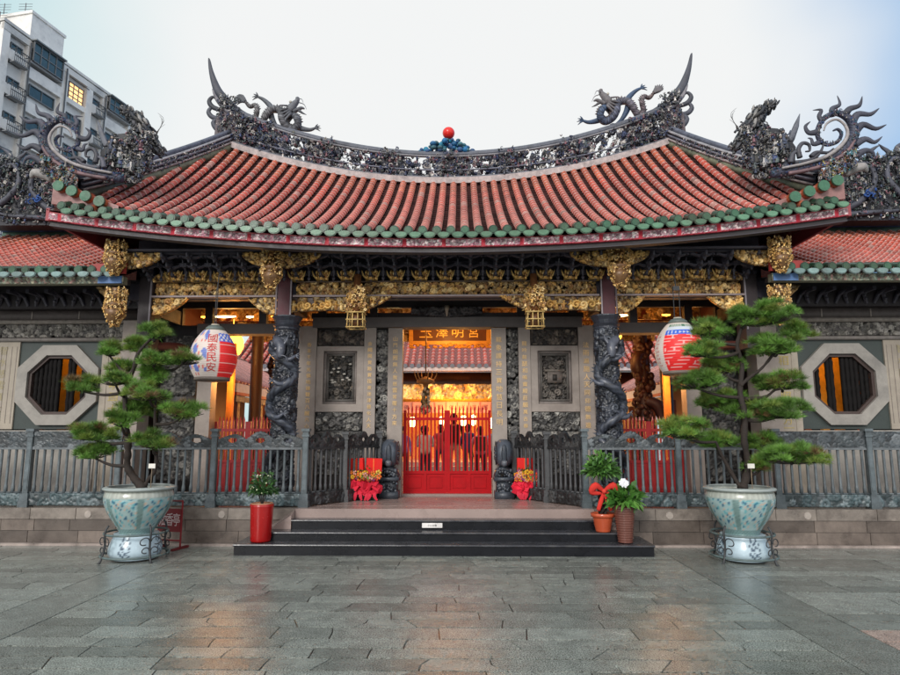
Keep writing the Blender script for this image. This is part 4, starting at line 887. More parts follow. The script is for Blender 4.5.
def interior():
    g=MB(); g.box(-7.5,7.5,11.5,16.3,.4,.5); g.build('hall_floor','slab',hall)
    g=MB()
    for s in (-1,1): g.box(s*5.25-.06,s*5.25+.06,11.5,12.9,.5,5.3,(.06,.015,.012))
    g.box(-5.2,5.2,11.42,11.5,4.0,5.3,(.2,.06,.03)); g.build('inner_wall','paint',hall)
    # inner ceiling beams and gilded boards lit from inside
    g=MB()
    for Y in (12.9,14.6,16.0):
        g.box(-5.2,5.2,Y-.09,Y+.09,4.15,4.4,(.16,.035,.02)); 
        H,C=carve(10.4,.24,.02,('scroll','flower','leaf'),.16,GOLD,(.12,.02,.01),1.2); relief(g,H,C,lambda u,v,h:np.stack([-5.2+10.4*u,Y-.10-h*.05,3.95+.27*v],-1),side=-.5)
    for X in (-4.6,-3.1,-1.5,1.5,3.1,4.6): g.box(X-.07,X+.07,11.5,16.1,4.25,4.5,(.14,.035,.02))
    g.build('ceiling_beam','gold',hall)
    for X,Y in ((-4.2,13.5),(4.66,13.5),(-1.75,13.8),(1.75,13.8)): g=MB(); g.lathe([(.22,0),(.22,.1),(.13,.16),(.125,3.3),(.19,3.4)],(X,Y,.5),16,(.035,.012,.009)); g.build('inner_column','paint',hall,True)
    # carved columns inside with figures
    for X,Y,sd in ((4.1,13.3,5),(-3.95,14.2,9)):
        g=MB(); rd=random.Random(sd); g.lathe([(.16,0),(.14,.2),(.13,3.2)],(X,Y,.5),12,(.03,.01,.01))
        for k in range(260): a=rd.random()*6.28; z=rd.random()*3.0; q=.15+.05*sin(z*7+a); sz=rd.uniform(.03,.08); g.ell((X+q*cos(a),Y+q*sin(a),.6+z),(sz,sz,sz*1.2),shade((.04,.012,.012),.5),su=6,sv=4)
        if sd==5:
            for L_ in ([(0,0,2.5),(-.15,-.1,2.7),(-.1,-.1,2.95),(.1,-.05,3.0)],[(0,-.1,2.0),(.25,-.1,1.9),(.35,-.1,1.6)],[(0,-.1,1.5),(-.2,-.1,1.3),(-.2,-.1,1.0)]): g.tube([(X+a,Y+b,z+.3) for a,b,z in L_],[.1,.13,.1,.05][:len(L_)],8,(.035,.012,.012),sub=4)
        g.build('carved_inner_column','paint',hall,True)
    # orange vertical door posts beside the side doorways, brightened by added unseen lamps
    for s,x in ((-1,px(210.5)),(1,px(210.5)-.02)):
        g=MB(); g.box(s*x-.055,s*x+.055,11.9,12.0,.5,3.35,(.75,.25,.03)); g.build('lit_door_post','paint',hall); lamp((s*x-s*.22,11.65,2.6),24,r=.06); lamp((s*3.7,14.6,1.4),30)
    # name board inside the centre
    o=MB(); w=.92; o.box(-w,w,14.0,14.08,3.66,4.15,(.10,.035,.015)); 
    for q in ((-w,w,3.60,3.68),(-w,-w+.09,3.68,4.2),(w-.09,w,3.68,4.2),(-w,w,4.13,4.2)): o.box(q[0],q[1],13.93,14.0,q[2],q[3],(.62,.32,.06))
    rd=random.Random(2)
    for k in range(60): o.ell((rd.uniform(-w,w),13.95,3.58+rd.uniform(-.05,.04)),(.05,.04,.03),shade((.6,.3,.06)),su=6,sv=4)
    b=tag(o.build('name_board','paint'),'gilded name board with four golden characters hanging inside above the gate','name board')
    t=MB(); 
    for i,ch in enumerate('玉澤明宮'): put_text(t,ch,.27,(-.54+.36*i,13.985,3.90),(.85,.55,.12))
    t.build('lettering','paint',b)
    # thin ceiling lamps seen between the beams
    for i,(X,Y,z,w,lb) in enumerate(((-4.35,11.9,3.875,.22,'longest lit amber ceiling lamp, in the left side bay'),(-4.75,11.9,3.87,.06,'short amber ceiling lamp at the far left end of the left side bay'),(-3.85,11.9,3.87,.07,'small amber ceiling lamp just left of the left paper lantern cord'),(-3.3,11.9,3.875,.14,'amber ceiling lamp beside the left dragon column'),(-1.05,11.9,3.86,.13,'amber ceiling lamp above the left part of the stone lintel'),(1.05,11.9,3.86,.13,'amber ceiling lamp above the right part of the stone lintel'),(3.35,11.9,3.875,.12,'amber ceiling lamp beside the right dragon column'),(4.2,11.9,3.88,.08,'short amber ceiling lamp at the right end of the right side bay'))):
        g=MB(); g.tube([(X-w,Y,z),(X,Y-.02,z-.01),(X+w,Y,z)],[.012,.024,.012],6,(1,.7,.2)); tag(g.build('ceiling_lamp','glowO' if i%2 else 'glowY'),lb,'ceiling lamp','lit amber lamps under the hall ceiling')
        if i in (0,3,6): lamp((X,Y+.2,3.6),10)
    for X,Y,z,e,lb in ((0,13.1,4.0,50,'glowing orange lamp high over the central gate passage'),(-4.42,12.6,3.42,22,'glowing orange lamp at the top of the left side doorway'),(3.5,13.0,3.65,12,'glowing orange lamp at the top of the right side doorway'),(-2.6,15.0,3.7,30,'rear orange lamp deep in the left bay of the hall'),(2.6,15.0,3.7,30,'rear orange lamp deep in the right bay of the hall')):
        k_=1.8 if X<-4 else 1.; g=MB(); g.lathe([(.001,-.13*k_),(.08*k_,-.11*k_),(.12*k_,-.03*k_),(.12*k_,.05*k_),(.08*k_,.13*k_),(.001,.15*k_)],(X,Y,z),12); g.tube([(X,Y,z+.14),(X,Y,3.95)],.008,5); tag(g.build('hanging_lamp','glowO',None,True),lb,'hanging lamp','glowing orange lamps inside the hall'); lamp((X,Y,z-.3),e)
interior()
# ================================================================ SIDE HALLS (WINGS)
def wing(s):
    side='left' if s<0 else 'right'
    r=empty('side_hall',(s*8,10.9,.53),f'low {side} side hall with octagonal stone window and its own tiled roof','side hall',None)
    Y=10.9
    def X(p): return s*(446.5-p)*.01718   # pixel column (left wing) -> metres from the axis at this depth
    def bx(g,a,b,y0,y1,z0,z1,c=(.5,.5,.5)): a,b=sorted((a,b)); g.box(a,b,y0,y1,z0,z1,c)
    xo=s*6.84; zc=2.47; ro=.70; ri=.52
    # window: octagonal stone surround with grey-green corners
    oct_=lambda rr:[(xo+rr*1.03/cos(pi/8)*cos(pi/8+k*pi/4),zc+rr/cos(pi/8)*sin(pi/8+k*pi/4)) for k in range(8)]
    def ring(g,r0,r1,y0,y1,c):
        a,b=oct_(r0),oct_(r1)
        for k in range(8):
            j=(k+1)%8; v=[(a[k][0],y0,a[k][1]),(a[j][0],y0,a[j][1]),(b[j][0],y0,b[j][1]),(b[k][0],y0,b[k][1])]; v+= [(p[0],y1,p[2]) for p in v]
            g.add(v,[(0,1,2,3),(0,4,5,1),(3,2,6,7),(4,7,6,5)],c=c)
    w=MB(); ring(w,ri,ro,Y-.07,Y+.12,(.5,.5,.5)); wo=w.build('window','greystone',r)
    w=MB(); ring(w,ri-.05,ri,Y-.02,Y+.1,(.06,.04,.035)); w.build('window_frame','paint',wo)
    w=MB(); rd=random.Random(3)
    for k,ob in enumerate((-.47,-.40,-.215,-.15,.05,.125,.20,.275,.36,.44)):
        xx=xo+ob*(s if s<0 else 1); zz=np.linspace(zc-ri*.97,zc+ri*.97,15); lim=ri*1.03; a=abs(xx-xo); hh=min(ri,ri*1.414-a)-.01
        zz=np.linspace(zc-hh,zc+hh,15); w.tube([(xx,Y+.06,z) for z in zz],[.036+.008*(i%3==0) for i in range(15)],8,(.02,.015,.015))
    w.build('window_bar','darkbar',wo,True)
    # grey-green panel behind the surround, cut round the octagon
    g=MB(); a=oct_(ro-.01); x0,x1=xo-.74,xo+.74; z0,z1=1.70,3.235; sq=[]
    for (x,z) in a:
        t=max(abs(x-xo)/.74,abs((z-zc)/((z1-zc) if z>zc else (zc-z0)))); sq.append((xo+(x-xo)/t,zc+(z-zc)/t))
    for k in range(8):
        j=(k+1)%8; g.add([(a[k][0],Y,a[k][1]),(a[j][0],Y,a[j][1]),(sq[j][0],Y,sq[j][1]),(sq[k][0],Y,sq[k][1])],[(0,1,2,3)])
    for cx_,cz_,k in ((x1,z1,1),(x0,z1,3),(x0,z0,5),(x1,z0,7)):
        k0=(k-1)%8 if True else k; p=sq[{1:0,3:2,5:4,7:6}[k]]; q=sq[{1:1,3:3,5:5,7:7}[k]]; g.add([(p[0],Y,p[1]),(cx_,Y,cz_),(q[0],Y,q[1])],t=[(0,1,2)])
    g.build('corner_panel','green',r)
    # wall courses
    g=MB()
    bx(g,s*7.58,s*8.06,Y-.03,Y+.3,1.70,3.235); bx(g,s*8.06,s*9.4,Y-.01,Y+.3,.53,3.235); g.build('wall','plaster',r); g=MB()
    bx(g,s*6.10,s*5.99,Y-.01,Y+.3,.53,3.235); bx(g,s*5.99,s*5.72,Y+.0,Y+.3,.53,3.235); g.build('wall','plaster',r)
    g=MB(); bx(g,s*5.72,s*5.35,Y-.10,Y+.3,.53,3.6); g.build('corner_pillar','stone',r); g=MB(); bx(g,s*6.10,s*8.06,Y-.03,Y+.3,.53,1.68); bx(g,s*6.1,s*8.06,Y-.05,Y-.03,.53,.85); g.build('lower_wall','greystone',r)
    # seams: light ribs like fluted panel at the far side
    g=MB()
    for k in range(5): bx(g,s*(7.62+.09*k),s*(7.63+.09*k),Y-.034,Y-.03,1.8,3.15,(.2,.17,.15))
    t='智水慈雲護大千'; column_text(g,t,s*7.86,Y-.034,1.75,3.18,.15,(.33,.28,.15),1.); g.build('wall_inscription','paint',r); g=MB()
    column_text(g,'寶相光明照十方',s*5.85,Y-.008,1.75,3.18,.16,(.45,.35,.12),1.15)
    for z in (1.72,1.95,2.2,2.45,2.7,2.95,3.2): bx(g,s*5.76,s*5.95,Y-.006,Y,z-.006,z+.006,(.42,.33,.12))
    g.build('wall_inscription','paint',r)
    # stone bands over the window
    g=MB(); bx(g,s*5.35,s*9.4,Y-.06,Y+.3,3.24,3.30,(.2,.18,.165)); bx(g,s*5.35,s*9.4,Y+.0,Y+.3,3.30,3.56,(.07,.065,.06)); bx(g,s*5.35,s*9.4,Y-.07,Y+.3,3.56,3.62,(.26,.23,.20)); bx(g,s*5.35,s*9.4,Y-.04,Y+.3,3.62,3.80,(.09,.075,.07))
    for xx in (5.9,6.55,7.4,8.2): bx(g,s*xx,s*(xx+.02),Y-.05,Y-.04,3.64,3.78,(.3,.26,.23))
    H,C=carve(3.6,.23,.0085,('fig','scroll','flower','leaf'),.085,[(.26,.24,.21),(.16,.15,.13),(.33,.31,.28),(.10,.09,.085)],(.035,.03,.03),1.5); relief(g,H,C,lambda u,v,h:np.stack([s*(5.4+3.6*u),Y-h*.05,3.315+.23*v],-1))
    g.build('carved_frieze','carvestone',r,True)
    # eave woodwork
    g=MB()
    for k in range(12):
        xx=s*(5.5+.33*k); g.tube([(xx-.1,Y-.2,3.85),(xx-.04,Y-.25,4.0),(xx,Y-.5,4.08)],[.03,.035,.02],6); g.tube([(xx+.1,Y-.2,3.85),(xx+.04,Y-.25,4.0),(xx,Y-.5,4.08)],[.03,.035,.02],6); g.box(xx-.03,xx+.03,Y-.6,Y,4.0,4.06); g.ell((xx,Y-.35,3.9),.035,su=6,sv=4)
    g.build('bracket','brk',r)
    g=MB(); bx(g,s*5.35,s*9.4,Y-.2,Y+.1,3.80,4.3); bx(g,s*5.1,s*9.4,9.7,9.8,4.0,4.06); g.add([(s*5.1,9.66,4.06),(s*9.4,9.66,4.06),(s*9.4,11,4.35),(s*5.1,11,4.35)],[(0,1,2,3)]); g.build('soffit','wood',r)
    g=MB(); H,C=carve(.45,.30,.0115,('flower','scroll'),.11,[(.25,.14,.05),(.35,.22,.08)],GOLDBG,1.6); relief(g,H,C,lambda u,v,h:np.stack([s*(5.25+.45*u),9.9-h*.06,3.70+.3*v],-1),mask=lambda u,v:v>.9*u**2,side=-.5); g.build('gilded_bracket','gold',r,True)
    # roof
    def WP(x,t): x=np.asarray(x,float); t=np.asarray(t,float); return np.stack(np.broadcast_arrays(x,9.55+3.2*t,4.17+0*x+1.62*(.82*t+.18*t*t)),-1)
    rw=[s*(5.15+.21*k) for k in range(21)]
    g=MB(); tile_rows(g,rw,WP,lambda x:1.,rd=random.Random(20)); g.build('roof_tiles','tile',r,True)
    g=MB(); pan_tiles(g,[x-(.21 if s<0 else 0) for x in rw],WP,lambda x:1.,.21,rd=random.Random(22)); v=[WP(s*5.05,0)-(0,0,.07),WP(s*9.5,0)-(0,0,.07),WP(s*9.5,1)-(0,0,.07),WP(s*5.05,1)-(0,0,.07)]; g.add(v,[(0,1,2,3)],c=(.05,.02,.02))
    g.add([(s*5.05,12.75,5.72),(s*9.5,12.75,5.72),(s*9.5,16,4.2),(s*5.05,16,4.2)],[(0,1,2,3)],c=(.2,.07,.06)); g.build('valley_tiles','tile',r)
    eave_trim(r,rw,WP,.21*s,0,0,0,tint=1)
    g=MB()
    H,C=carve(4.3,.12,.0115,('leaf','flower'),.05,[(.30,.33,.24),(.20,.26,.20),(.38,.36,.25),(.25,.14,.12)],(.12,.12,.08),1.6); relief(g,H,C,lambda u,v,h:np.stack([s*(5.1+4.3*u),9.58-h*.02,3.98+.12*v],-1),side=-1); bx(g,s*5.1,s*9.4,9.585,9.7,3.975,4.10,(.2,.2,.14))
    bx(g,s*5.12,s*5.5,9.56,9.58,3.98,4.1,(.10,.20,.42)); g.build('fascia','paint',r)
    g=MB(); g.poly([(s*5.05,4.12),(s*5.6,4.17),(s*5.55,4.28),(s*5.05,4.30)],9.5,9.56,(.33,.035,.03)); g.build('gable_board','paint',r)
    # ridge and its figures
    g=MB(); bx(g,s*5.4,s*9.5,12.65,12.9,5.45,5.62,(.08,.15,.10)); bx(g,s*5.4,s*9.5,12.6,12.95,5.62,5.68,(.02,.05,.15)); 
    H,C=carve(4.,.35,.012,('scroll','fig','flower','cloud'),.16,ORN+[(.06,.16,.08)],(.04,.05,.06),1.6); relief(g,H,C,lambda u,v,h:np.stack([s*(5.5+4*u),12.68-h*.1,5.68+.35*v],-1),side=-1.2); g.tube([(s*5.5,12.7,6.06),(s*9.5,12.7,6.06)],.05,8,(.10,.11,.14)); g.build('ridge','orn',r,True).location=(0,0,.24)
    g=MB(); rd=random.Random(50); GR=[(.035,.04,.05),(.06,.065,.07),(.10,.11,.11),(.018,.02,.03),(.20,.21,.20),(.03,.07,.06)]
    OUT=[(7.35,5.6),(7.6,5.85),(7.85,6.25),(8.1,6.6),(8.4,6.95),(8.7,6.85),(8.95,7.0),(9.5,7.0),(9.5,5.6)]
    g.poly([(s*a,b) for a,b in OUT],12.05,12.4,(.03,.032,.04))
    for k in range(7):
        x=7.7+.28*k; zt=np.interp(x,[a for a,b in OUT[:8]],[b for a,b in OUT[:8]]); d=-1 if k%2 else 1
        g.tube([(s*x,12.1,zt-.15),(s*(x+.06*d),12.05,zt+.08),(s*(x-.05*d),12.05,zt+.2),(s*(x-.16*d),12.0,zt+.26)],[.07,.055,.035,.005],7,shade((.06,.065,.085)),flat=.7,sub=4)
    for P_,r_ in (([(7.4,5.75),(7.8,5.8),(8.2,6.0),(8.5,6.4),(8.4,6.75),(8.15,6.7),(8.15,6.5)],.085),([(9.4,5.9),(9.0,6.1),(8.75,6.5),(8.9,6.85),(9.15,6.8),(9.15,6.6)],.075),([(7.9,5.7),(8.5,5.75),(9.0,5.8),(9.4,6.0)],.06)):
        g.tube([(s*a,11.98,b) for a,b in P_],np.linspace(r_,r_*.25,len(P_)),8,shade((.07,.075,.10)),sub=5)
    for k in range(1500):
        x=7.4+2.1*rd.random(); top=np.interp(x,[a for a,b in OUT[:8]],[b for a,b in OUT[:8]])+.06; z=5.6+(top-5.6)*rd.random()**.7; q=rd.uniform(.016,.036)
        frag(g,(s*x,12.02+rd.uniform(-.1,.06),z),q,shade(rd.choice(GR+GR+ORN)),rd)
    g.tube([(s*6.9,12.3,5.75),(s*7.3,12.3,5.72),(s*7.8,12.3,5.95),(s*8.2,12.3,6.35)],[.05,.07,.07,.04],8,(.07,.08,.13),sub=4)
    for k in range(8): frag(g,(s*(8.35+rd.uniform(-.1,.1)),11.9,6.1+rd.uniform(-.1,.1)),.04,(.01,.06,.24),rd)
    g.build('rockery_ornament','orn',r,True).location=(0,0,.2)
    # dim room behind the window, lit orange; strips have amber lamplight painted into them
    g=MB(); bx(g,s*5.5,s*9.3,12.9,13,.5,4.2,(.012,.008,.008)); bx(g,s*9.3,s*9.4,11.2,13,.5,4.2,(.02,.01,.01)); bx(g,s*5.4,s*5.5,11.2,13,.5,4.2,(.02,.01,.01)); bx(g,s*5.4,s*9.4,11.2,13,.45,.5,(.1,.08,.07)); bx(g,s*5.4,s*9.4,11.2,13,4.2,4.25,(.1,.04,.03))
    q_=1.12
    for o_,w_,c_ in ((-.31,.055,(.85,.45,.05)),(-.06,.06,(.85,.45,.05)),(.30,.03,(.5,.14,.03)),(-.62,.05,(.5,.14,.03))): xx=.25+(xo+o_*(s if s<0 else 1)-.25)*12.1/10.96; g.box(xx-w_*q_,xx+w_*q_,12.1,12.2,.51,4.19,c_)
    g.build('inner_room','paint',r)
    g=MB(); g.lathe([(.001,-.1),(.08,-.06),(.09,.05),(.001,.1)],(s*6.3,11.6,3.7),10); tag(g.build('room_lamp','glowO',None,True),f'orange lamp lit inside the {side} octagonal window room','lamp'); lamp((xo-.25,11.5,3.75),60 if s>0 else 16,r=.08)
wing(-1); wing(1)
# ================================================================ COURTYARD AND FAR HALL
def courtyard():
    g=MB(); g.box(-14,14,16.3,40,.0,.2,(.13,.12,.11)); tag(g.build('courtyard_paving','ground'),kind='structure')
    r=empty('main_hall',(0,26,.2),'far hall across the courtyard with pink tiled roof and yellow lit beams','temple')
    def WP(x,t): x=np.asarray(x,float); t=np.asarray(t,float); return np.stack(np.broadcast_arrays(x,25.0+2.6*t,4.25+.002*x*x+1.75*(.8*t+.2*t*t)),-1)
    rw=[-9+.27*k for k in range(68)]
    g=MB(); tile_rows(g,rw,WP,lambda x:1.,rad=.085,ntile=10,rd=random.Random(41)); g.build('roof_tiles','tile',r,True)
    g=MB(); g.add([(-9.2,25,4.2),(9.2,25,4.2),(9.2,27.6,5.95),(-9.2,27.6,5.95)],[(0,1,2,3)],c=(.20,.05,.04)); g.add([(-9.2,25,4.19),(9.2,25,4.19),(9.2,28,4.3),(-9.2,28,4.3)],[(0,1,2,3)],c=(.03,.02,.02)); g.build('roof_deck','tile',r)
    g=MB()
    g.box(-9.2,9.2,24.93,25,4.08,4.22,(.45,.42,.44)); 
    for x in rw: g.cyl((x,24.9,4.27),.095,.04,10,(.12,.13,.16),'y')
    g.build('eave_edge','paint',r)
    g=MB(); H,C=carve(9,.42,.03,('fig','scroll','flower','leaf'),.35,ORN,(.05,.05,.06),1.5); relief(g,H,C,lambda u,v,h:np.stack([-4.5+9*u,27.5-h*.2,5.9+.5*v],-1),side=-1); g.box(-9,9,27.5,27.9,5.85,6.0,(.16,.16,.18)); g.build('ridge','orn',r,True)
    g=MB(); g.box(-9,9,25.9,26.2,3.2,4.1,(.08,.03,.02)); H,C=carve(12,.62,.03,('scroll','fig','flower'),.35,GOLD,(.45,.20,.03),1.3); relief(g,H,C,lambda u,v,h:np.stack([-6+12*u,25.7-h*.15,2.98+.62*v],-1),side=-1); g.box(-6,6,25.72,25.9,2.9,3.6,(.65,.38,.05)); g.build('gilded_beam','gold',r,True)
    g=MB(); g.box(-6,6,25.6,25.7,2.42,2.86,(.42,.16,.11)); 
    for k in range(26): g.box(-5.9+.46*k,-5.86+.46*k,25.57,25.6,2.44,2.84,(.22,.06,.04))
    for k in range(26): put_text(g,'佛光普照'[k%4],.2,(-5.66+.46*k,25.59,2.64),(.14,.03,.03))
    g.build('valance','paint',r)
    g=MB()
    for X in (-5.2,-2.6,2.6,5.2): g.lathe([(.24,0),(.2,.2),(.19,3.2)],(X,25.4,.5),12,(.18,.07,.03))
    g.build('column','paint',r,True)
    g=MB(); g.box(-8,8,28.2,28.4,.5,4.2,(.45,.18,.05)); g.box(-8.1,-8,25.5,28.3,.5,4.2,(.2,.06,.03)); g.box(8,8.1,25.5,28.3,.5,4.2,(.2,.06,.03)); g.build('back_wall','paint',r)
    g=MB(); g.box(-8.5,8.5,24.6,28.4,.2,.5,(.25,.2,.18)); g.box(-8.7,8.7,24.3,24.6,.2,.35,(.25,.2,.18)); g.build('plinth','slab',r)
    for X,Z,lb in ((-1.7,2.05,'yellow lantern of the far hall seen at the left gate post'),(-.55,2.05,'yellow lantern of the far hall left of the gate centre'),(.35,2.1,'left one of the paired yellow lanterns behind the gate'),(.75,2.12,'right one of the paired yellow lanterns behind the gate'),(1.5,2.0,'yellow lantern of the far hall seen at the right gate post')):
        l=MB(); l.lathe([(.001,-.22),(.09,-.18),(.11,0),(.09,.18),(.001,.22)],(X,25.3,Z),10); tag(l.build('hanging_lantern','glowY',None,True),lb,'lantern','bright yellow lanterns before the far hall')
    lamp((0,24.6,2.3),330,(1,.46,.10),.5); lamp((-4,24.8,2.4),220,(1,.44,.10),.5); lamp((4,24.8,2.4),220,(1,.44,.10),.5); lamp((0,27.2,3.2),220,(1,.44,.10),.4)
    # corridors on both sides
    for s in (-1,1):
        side='left' if s<0 else 'right'
        c=empty('side_corridor',(s*7.5,20,.2),f'{side} courtyard corridor with sloping tiled roof and pale eave boards','corridor')
        def CP(y,t): y=np.asarray(y,float); t=np.asarray(t,float); return np.stack(np.broadcast_arrays(s*(5.7+3*t),y,2.95+1.6*t),-1)
        g=MB()
        for k in range(30):
            y=16.6+.28*k; rr=random.Random(k); P=[CP(y,t) for t in np.linspace(0,1,9)]; cc=np.array((.42,.17,.14))*rr.uniform(.8,1.2); g.tube(P,.07,6,cc)
        v=[CP(16.4,0)-(0,0,.04),CP(25,0)-(0,0,.04),CP(25,1)-(0,0,.04),CP(16.4,1)-(0,0,.04)]; g.add(v,[(0,1,2,3)],c=(.25,.22,.22)); g.build('roof_tiles','tile',c,True)
        g=MB(); a,b=sorted((s*5.66,s*5.72)); g.box(a,b,16.4,25,2.70,2.93,(.50,.47,.46)); g.box(a-.01,b+.01,16.4,25,2.62,2.70,(.35,.03,.03)); g.box(a,b,16.4,25,2.45,2.6,(.08,.06,.06)); g.build('eave_board','paint',c)
        g=MB()
        for y in (17,19,21,23,24.8): g.box(s*5.9-.1,s*5.9+.1,y-.1,y+.1,.2,2.5,(.12,.035,.025))
        a,b=sorted((s*8.4,s*8.7)); g.box(a,b,16.4,25,.2,4.5,(.14,.10,.09)); g.build('column','paint',c)
        lamp((s*7.2,19,2.1),40); lamp((s*7.2,22.5,2.1),40)
    # hanging incense ornament in the centre gate
    o=MB(); X,Y=-.47,12.75; rd=random.Random(5)
    o.tube([(X,Y,2.75),(X,Y,4.3)],.012,6,(.2,.1,.03)); o.lathe([(.02,.62),(.17,.56),(.19,.50),(.06,.46),(.05,.40)],(X,Y,2.15),14,(.30,.16,.06)); 
    for k in range(70): a=rd.random()*6.28; z=rd.random(); q=.09*(1-.3*z)*rd.uniform(.6,1.1); w=rd.uniform(.02,.04); o.ell((X+q*cos(a),Y+q*sin(a),2.02+.5*z),(w,w,w*1.3),shade(rd.choice([(.55,.5,.35),(.12,.12,.08),(.3,.25,.12),(.6,.55,.45)])),su=6,sv=5)
    for a in range(6): o.tube([(X+.17*cos(a),Y+.17*sin(a),2.7),(X+.22*cos(a),Y+.22*sin(a),2.8),(X+.24*cos(a),Y+.24*sin(a),2.9)],[.015,.012,.004],5,(.4,.22,.07))
    tag(o.build('hanging_ornament','paint',None,True),'small hanging gilt and white ornament inside the central gate','hanging ornament')
courtyard()
# ---------------------------------------------------------------- people
def person(loc,rz,label,top,bottom,hair,h=1.65,arm=0,bag=None):
    r=empty('person',(0,0,0),label,'person','people standing in the courtyard')
    k=h/1.7
    J={'pel':(0,0,.95),'wa':(0,.0,1.08),'ch':(0,.01,1.30),'nk':(0,0,1.46),'hd':(0,-.01,1.56),'tp':(0,0,1.68)}
    E_=[('pel','wa'),('wa','ch'),('ch','nk'),('nk','hd'),('hd','tp')]; Rr={'pel':.15,'wa':.135,'ch':.16,'nk':.055,'hd':.095,'tp':.06}
    for s,n in ((-1,'l'),(1,'r')):
        J.update({n+'hip':(s*.09,0,.88),n+'kn':(s*.10,-.02,.48),n+'an':(s*.10,.02,.08),n+'to':(s*.11,-.15,.035),n+'sh':(s*.19,0,1.38),n+'el':(s*.25,.03 if not arm else -.08,1.10),n+'wr':(s*.22 if not arm else s*.12,-.12 if not arm else -.26,.88 if not arm else 1.15),n+'ha':(s*.2 if not arm else s*.06,-.16 if not arm else -.30,.80 if not arm else 1.22)})
        Rr.update({n+'hip':.10,n+'kn':.062,n+'an':.042,n+'to':.04,n+'sh':.06,n+'el':.043,n+'wr':.03,n+'ha':.033})
        E_+= [('pel',n+'hip'),(n+'hip',n+'kn'),(n+'kn',n+'an'),(n+'an',n+'to'),('ch',n+'sh'),(n+'sh',n+'el'),(n+'el',n+'wr'),(n+'wr',n+'ha')]
    names=list(J); me=bpy.data.meshes.new('b'); me.from_pydata([tuple(np.array(J[n])*k) for n in names],[(names.index(a),names.index(b)) for a,b in E_],[])
    o=bpy.data.objects.new('b',me); COL.objects.link(o); md=o.modifiers.new('s','SKIN'); 
    for i,n in enumerate(names): me.skin_vertices[0].data[i].radius=(Rr[n]*k,Rr[n]*k*(.8 if n in('pel','wa','ch') else 1)); 
    me.skin_vertices[0].data[0].use_root=True
    o.modifiers.new('ss','SUBSURF').levels=1; bpy.context.view_layer.update(); dm=bpy.data.meshes.new_from_object(o.evaluated_get(bpy.context.evaluated_depsgraph_get())); bpy.data.objects.remove(o)
    body=bpy.data.objects.new('body',dm); COL.objects.link(body); dm.materials.clear(); mm=M['cloth']; dm.materials.append(mm)
    at=dm.color_attributes.new('Col','FLOAT_COLOR','POINT')
    for i,v in enumerate(dm.vertices):
        x,y,z=np.array(v.co)/k; c=(.42,.26,.18)
        if z<.06: c=(.06,.05,.05)
        elif z<.94: c=bottom
        elif z<1.44 and abs(x)<.235: c=top
        elif z>1.0 and z<1.44: c=top
        if z<.94 and abs(x)>.17: c=(.42,.26,.18)
        at.data[i].color=(*c,1)
    for p in dm.polygons: p.use_smooth=True
    own(body,r)
    g=MB(); g.ell((0,.025*k,1.62*k),(.098*k,.11*k,.10*k),hair,su=12,sv=8); g.ell((0,.06*k,1.54*k),(.085*k,.06*k,.11*k),hair,su=10,sv=6); g.build('hair','cloth',r,True)
    g=MB(); g.ell((0,-.10*k,1.565*k),(.013,.02,.02),(.42,.26,.18),su=6,sv=4)
    for s in (-1,1): g.ell((s*.035*k,-.088*k,1.59*k),(.012,.008,.008),(.03,.02,.02),su=6,sv=4); g.ell((s*.095*k,0,1.57*k),(.012,.02,.03),(.42,.26,.18),su=6,sv=4)
    g.build('face','cloth',r,True)
    if bag: g=MB(); g.obox((0,.17*k,1.2*k),.28,.14,.38,c=bag); g.build('backpack','cloth',r)
    r.location=loc; r.rotation_euler=(0,0,rz)
people=[((.08,15.0,.50),pi,'person seen from behind in dark coat and pale trousers behind the central gate',(.02,.016,.018),(.42,.36,.32),(.01,.009,.008),1.58,0,None),
((-.75,17.8,.2),pi,'person in white top standing left of the gate centre',(.6,.6,.62),(.03,.04,.08),(.012,.01,.01),1.62,1,None),
((-1.45,18.5,.2),.4,'person in lilac jacket facing the gate',(.30,.22,.50),(.05,.05,.06),(.012,.01,.01),1.6,0,None),
((-.38,19.5,.2),pi,'person in red jacket with back to the gate in the courtyard',(.40,.05,.05),(.04,.05,.1),(.012,.01,.01),1.68,1,None),
((.78,17.6,.2),pi,'person in pink top standing right of the gate centre',(.65,.30,.38),(.03,.03,.05),(.012,.01,.01),1.6,0,(.05,.05,.06)),
((1.25,18.8,.2),pi,'person in pale blue shirt praying in the courtyard',(.35,.50,.62),(.05,.05,.07),(.02,.015,.01),1.66,1,None),
((.48,20.5,.2),2.8,'person in navy jacket further back in the courtyard',(.03,.05,.12),(.06,.06,.06),(.012,.01,.01),1.7,0,None),
((-1.0,21,.2),pi,'person in orange coat further back in the courtyard',(.6,.22,.05),(.03,.03,.03),(.012,.01,.01),1.65,1,None),
((1.6,20.4,.2),pi,'person in cream coat at the right of the courtyard',(.6,.52,.42),(.04,.03,.03),(.012,.01,.01),1.62,0,None),
((-1.8,20.3,.2),2.9,'person in grey hooded top at the left of the courtyard',(.2,.2,.21),(.03,.03,.04),(.012,.01,.01),1.7,0,None)]
for loc,rz,lb,tp,bt,hr,h,arm,bag in people: person(loc,rz,lb,tp,bt,hr,h,arm,bag)
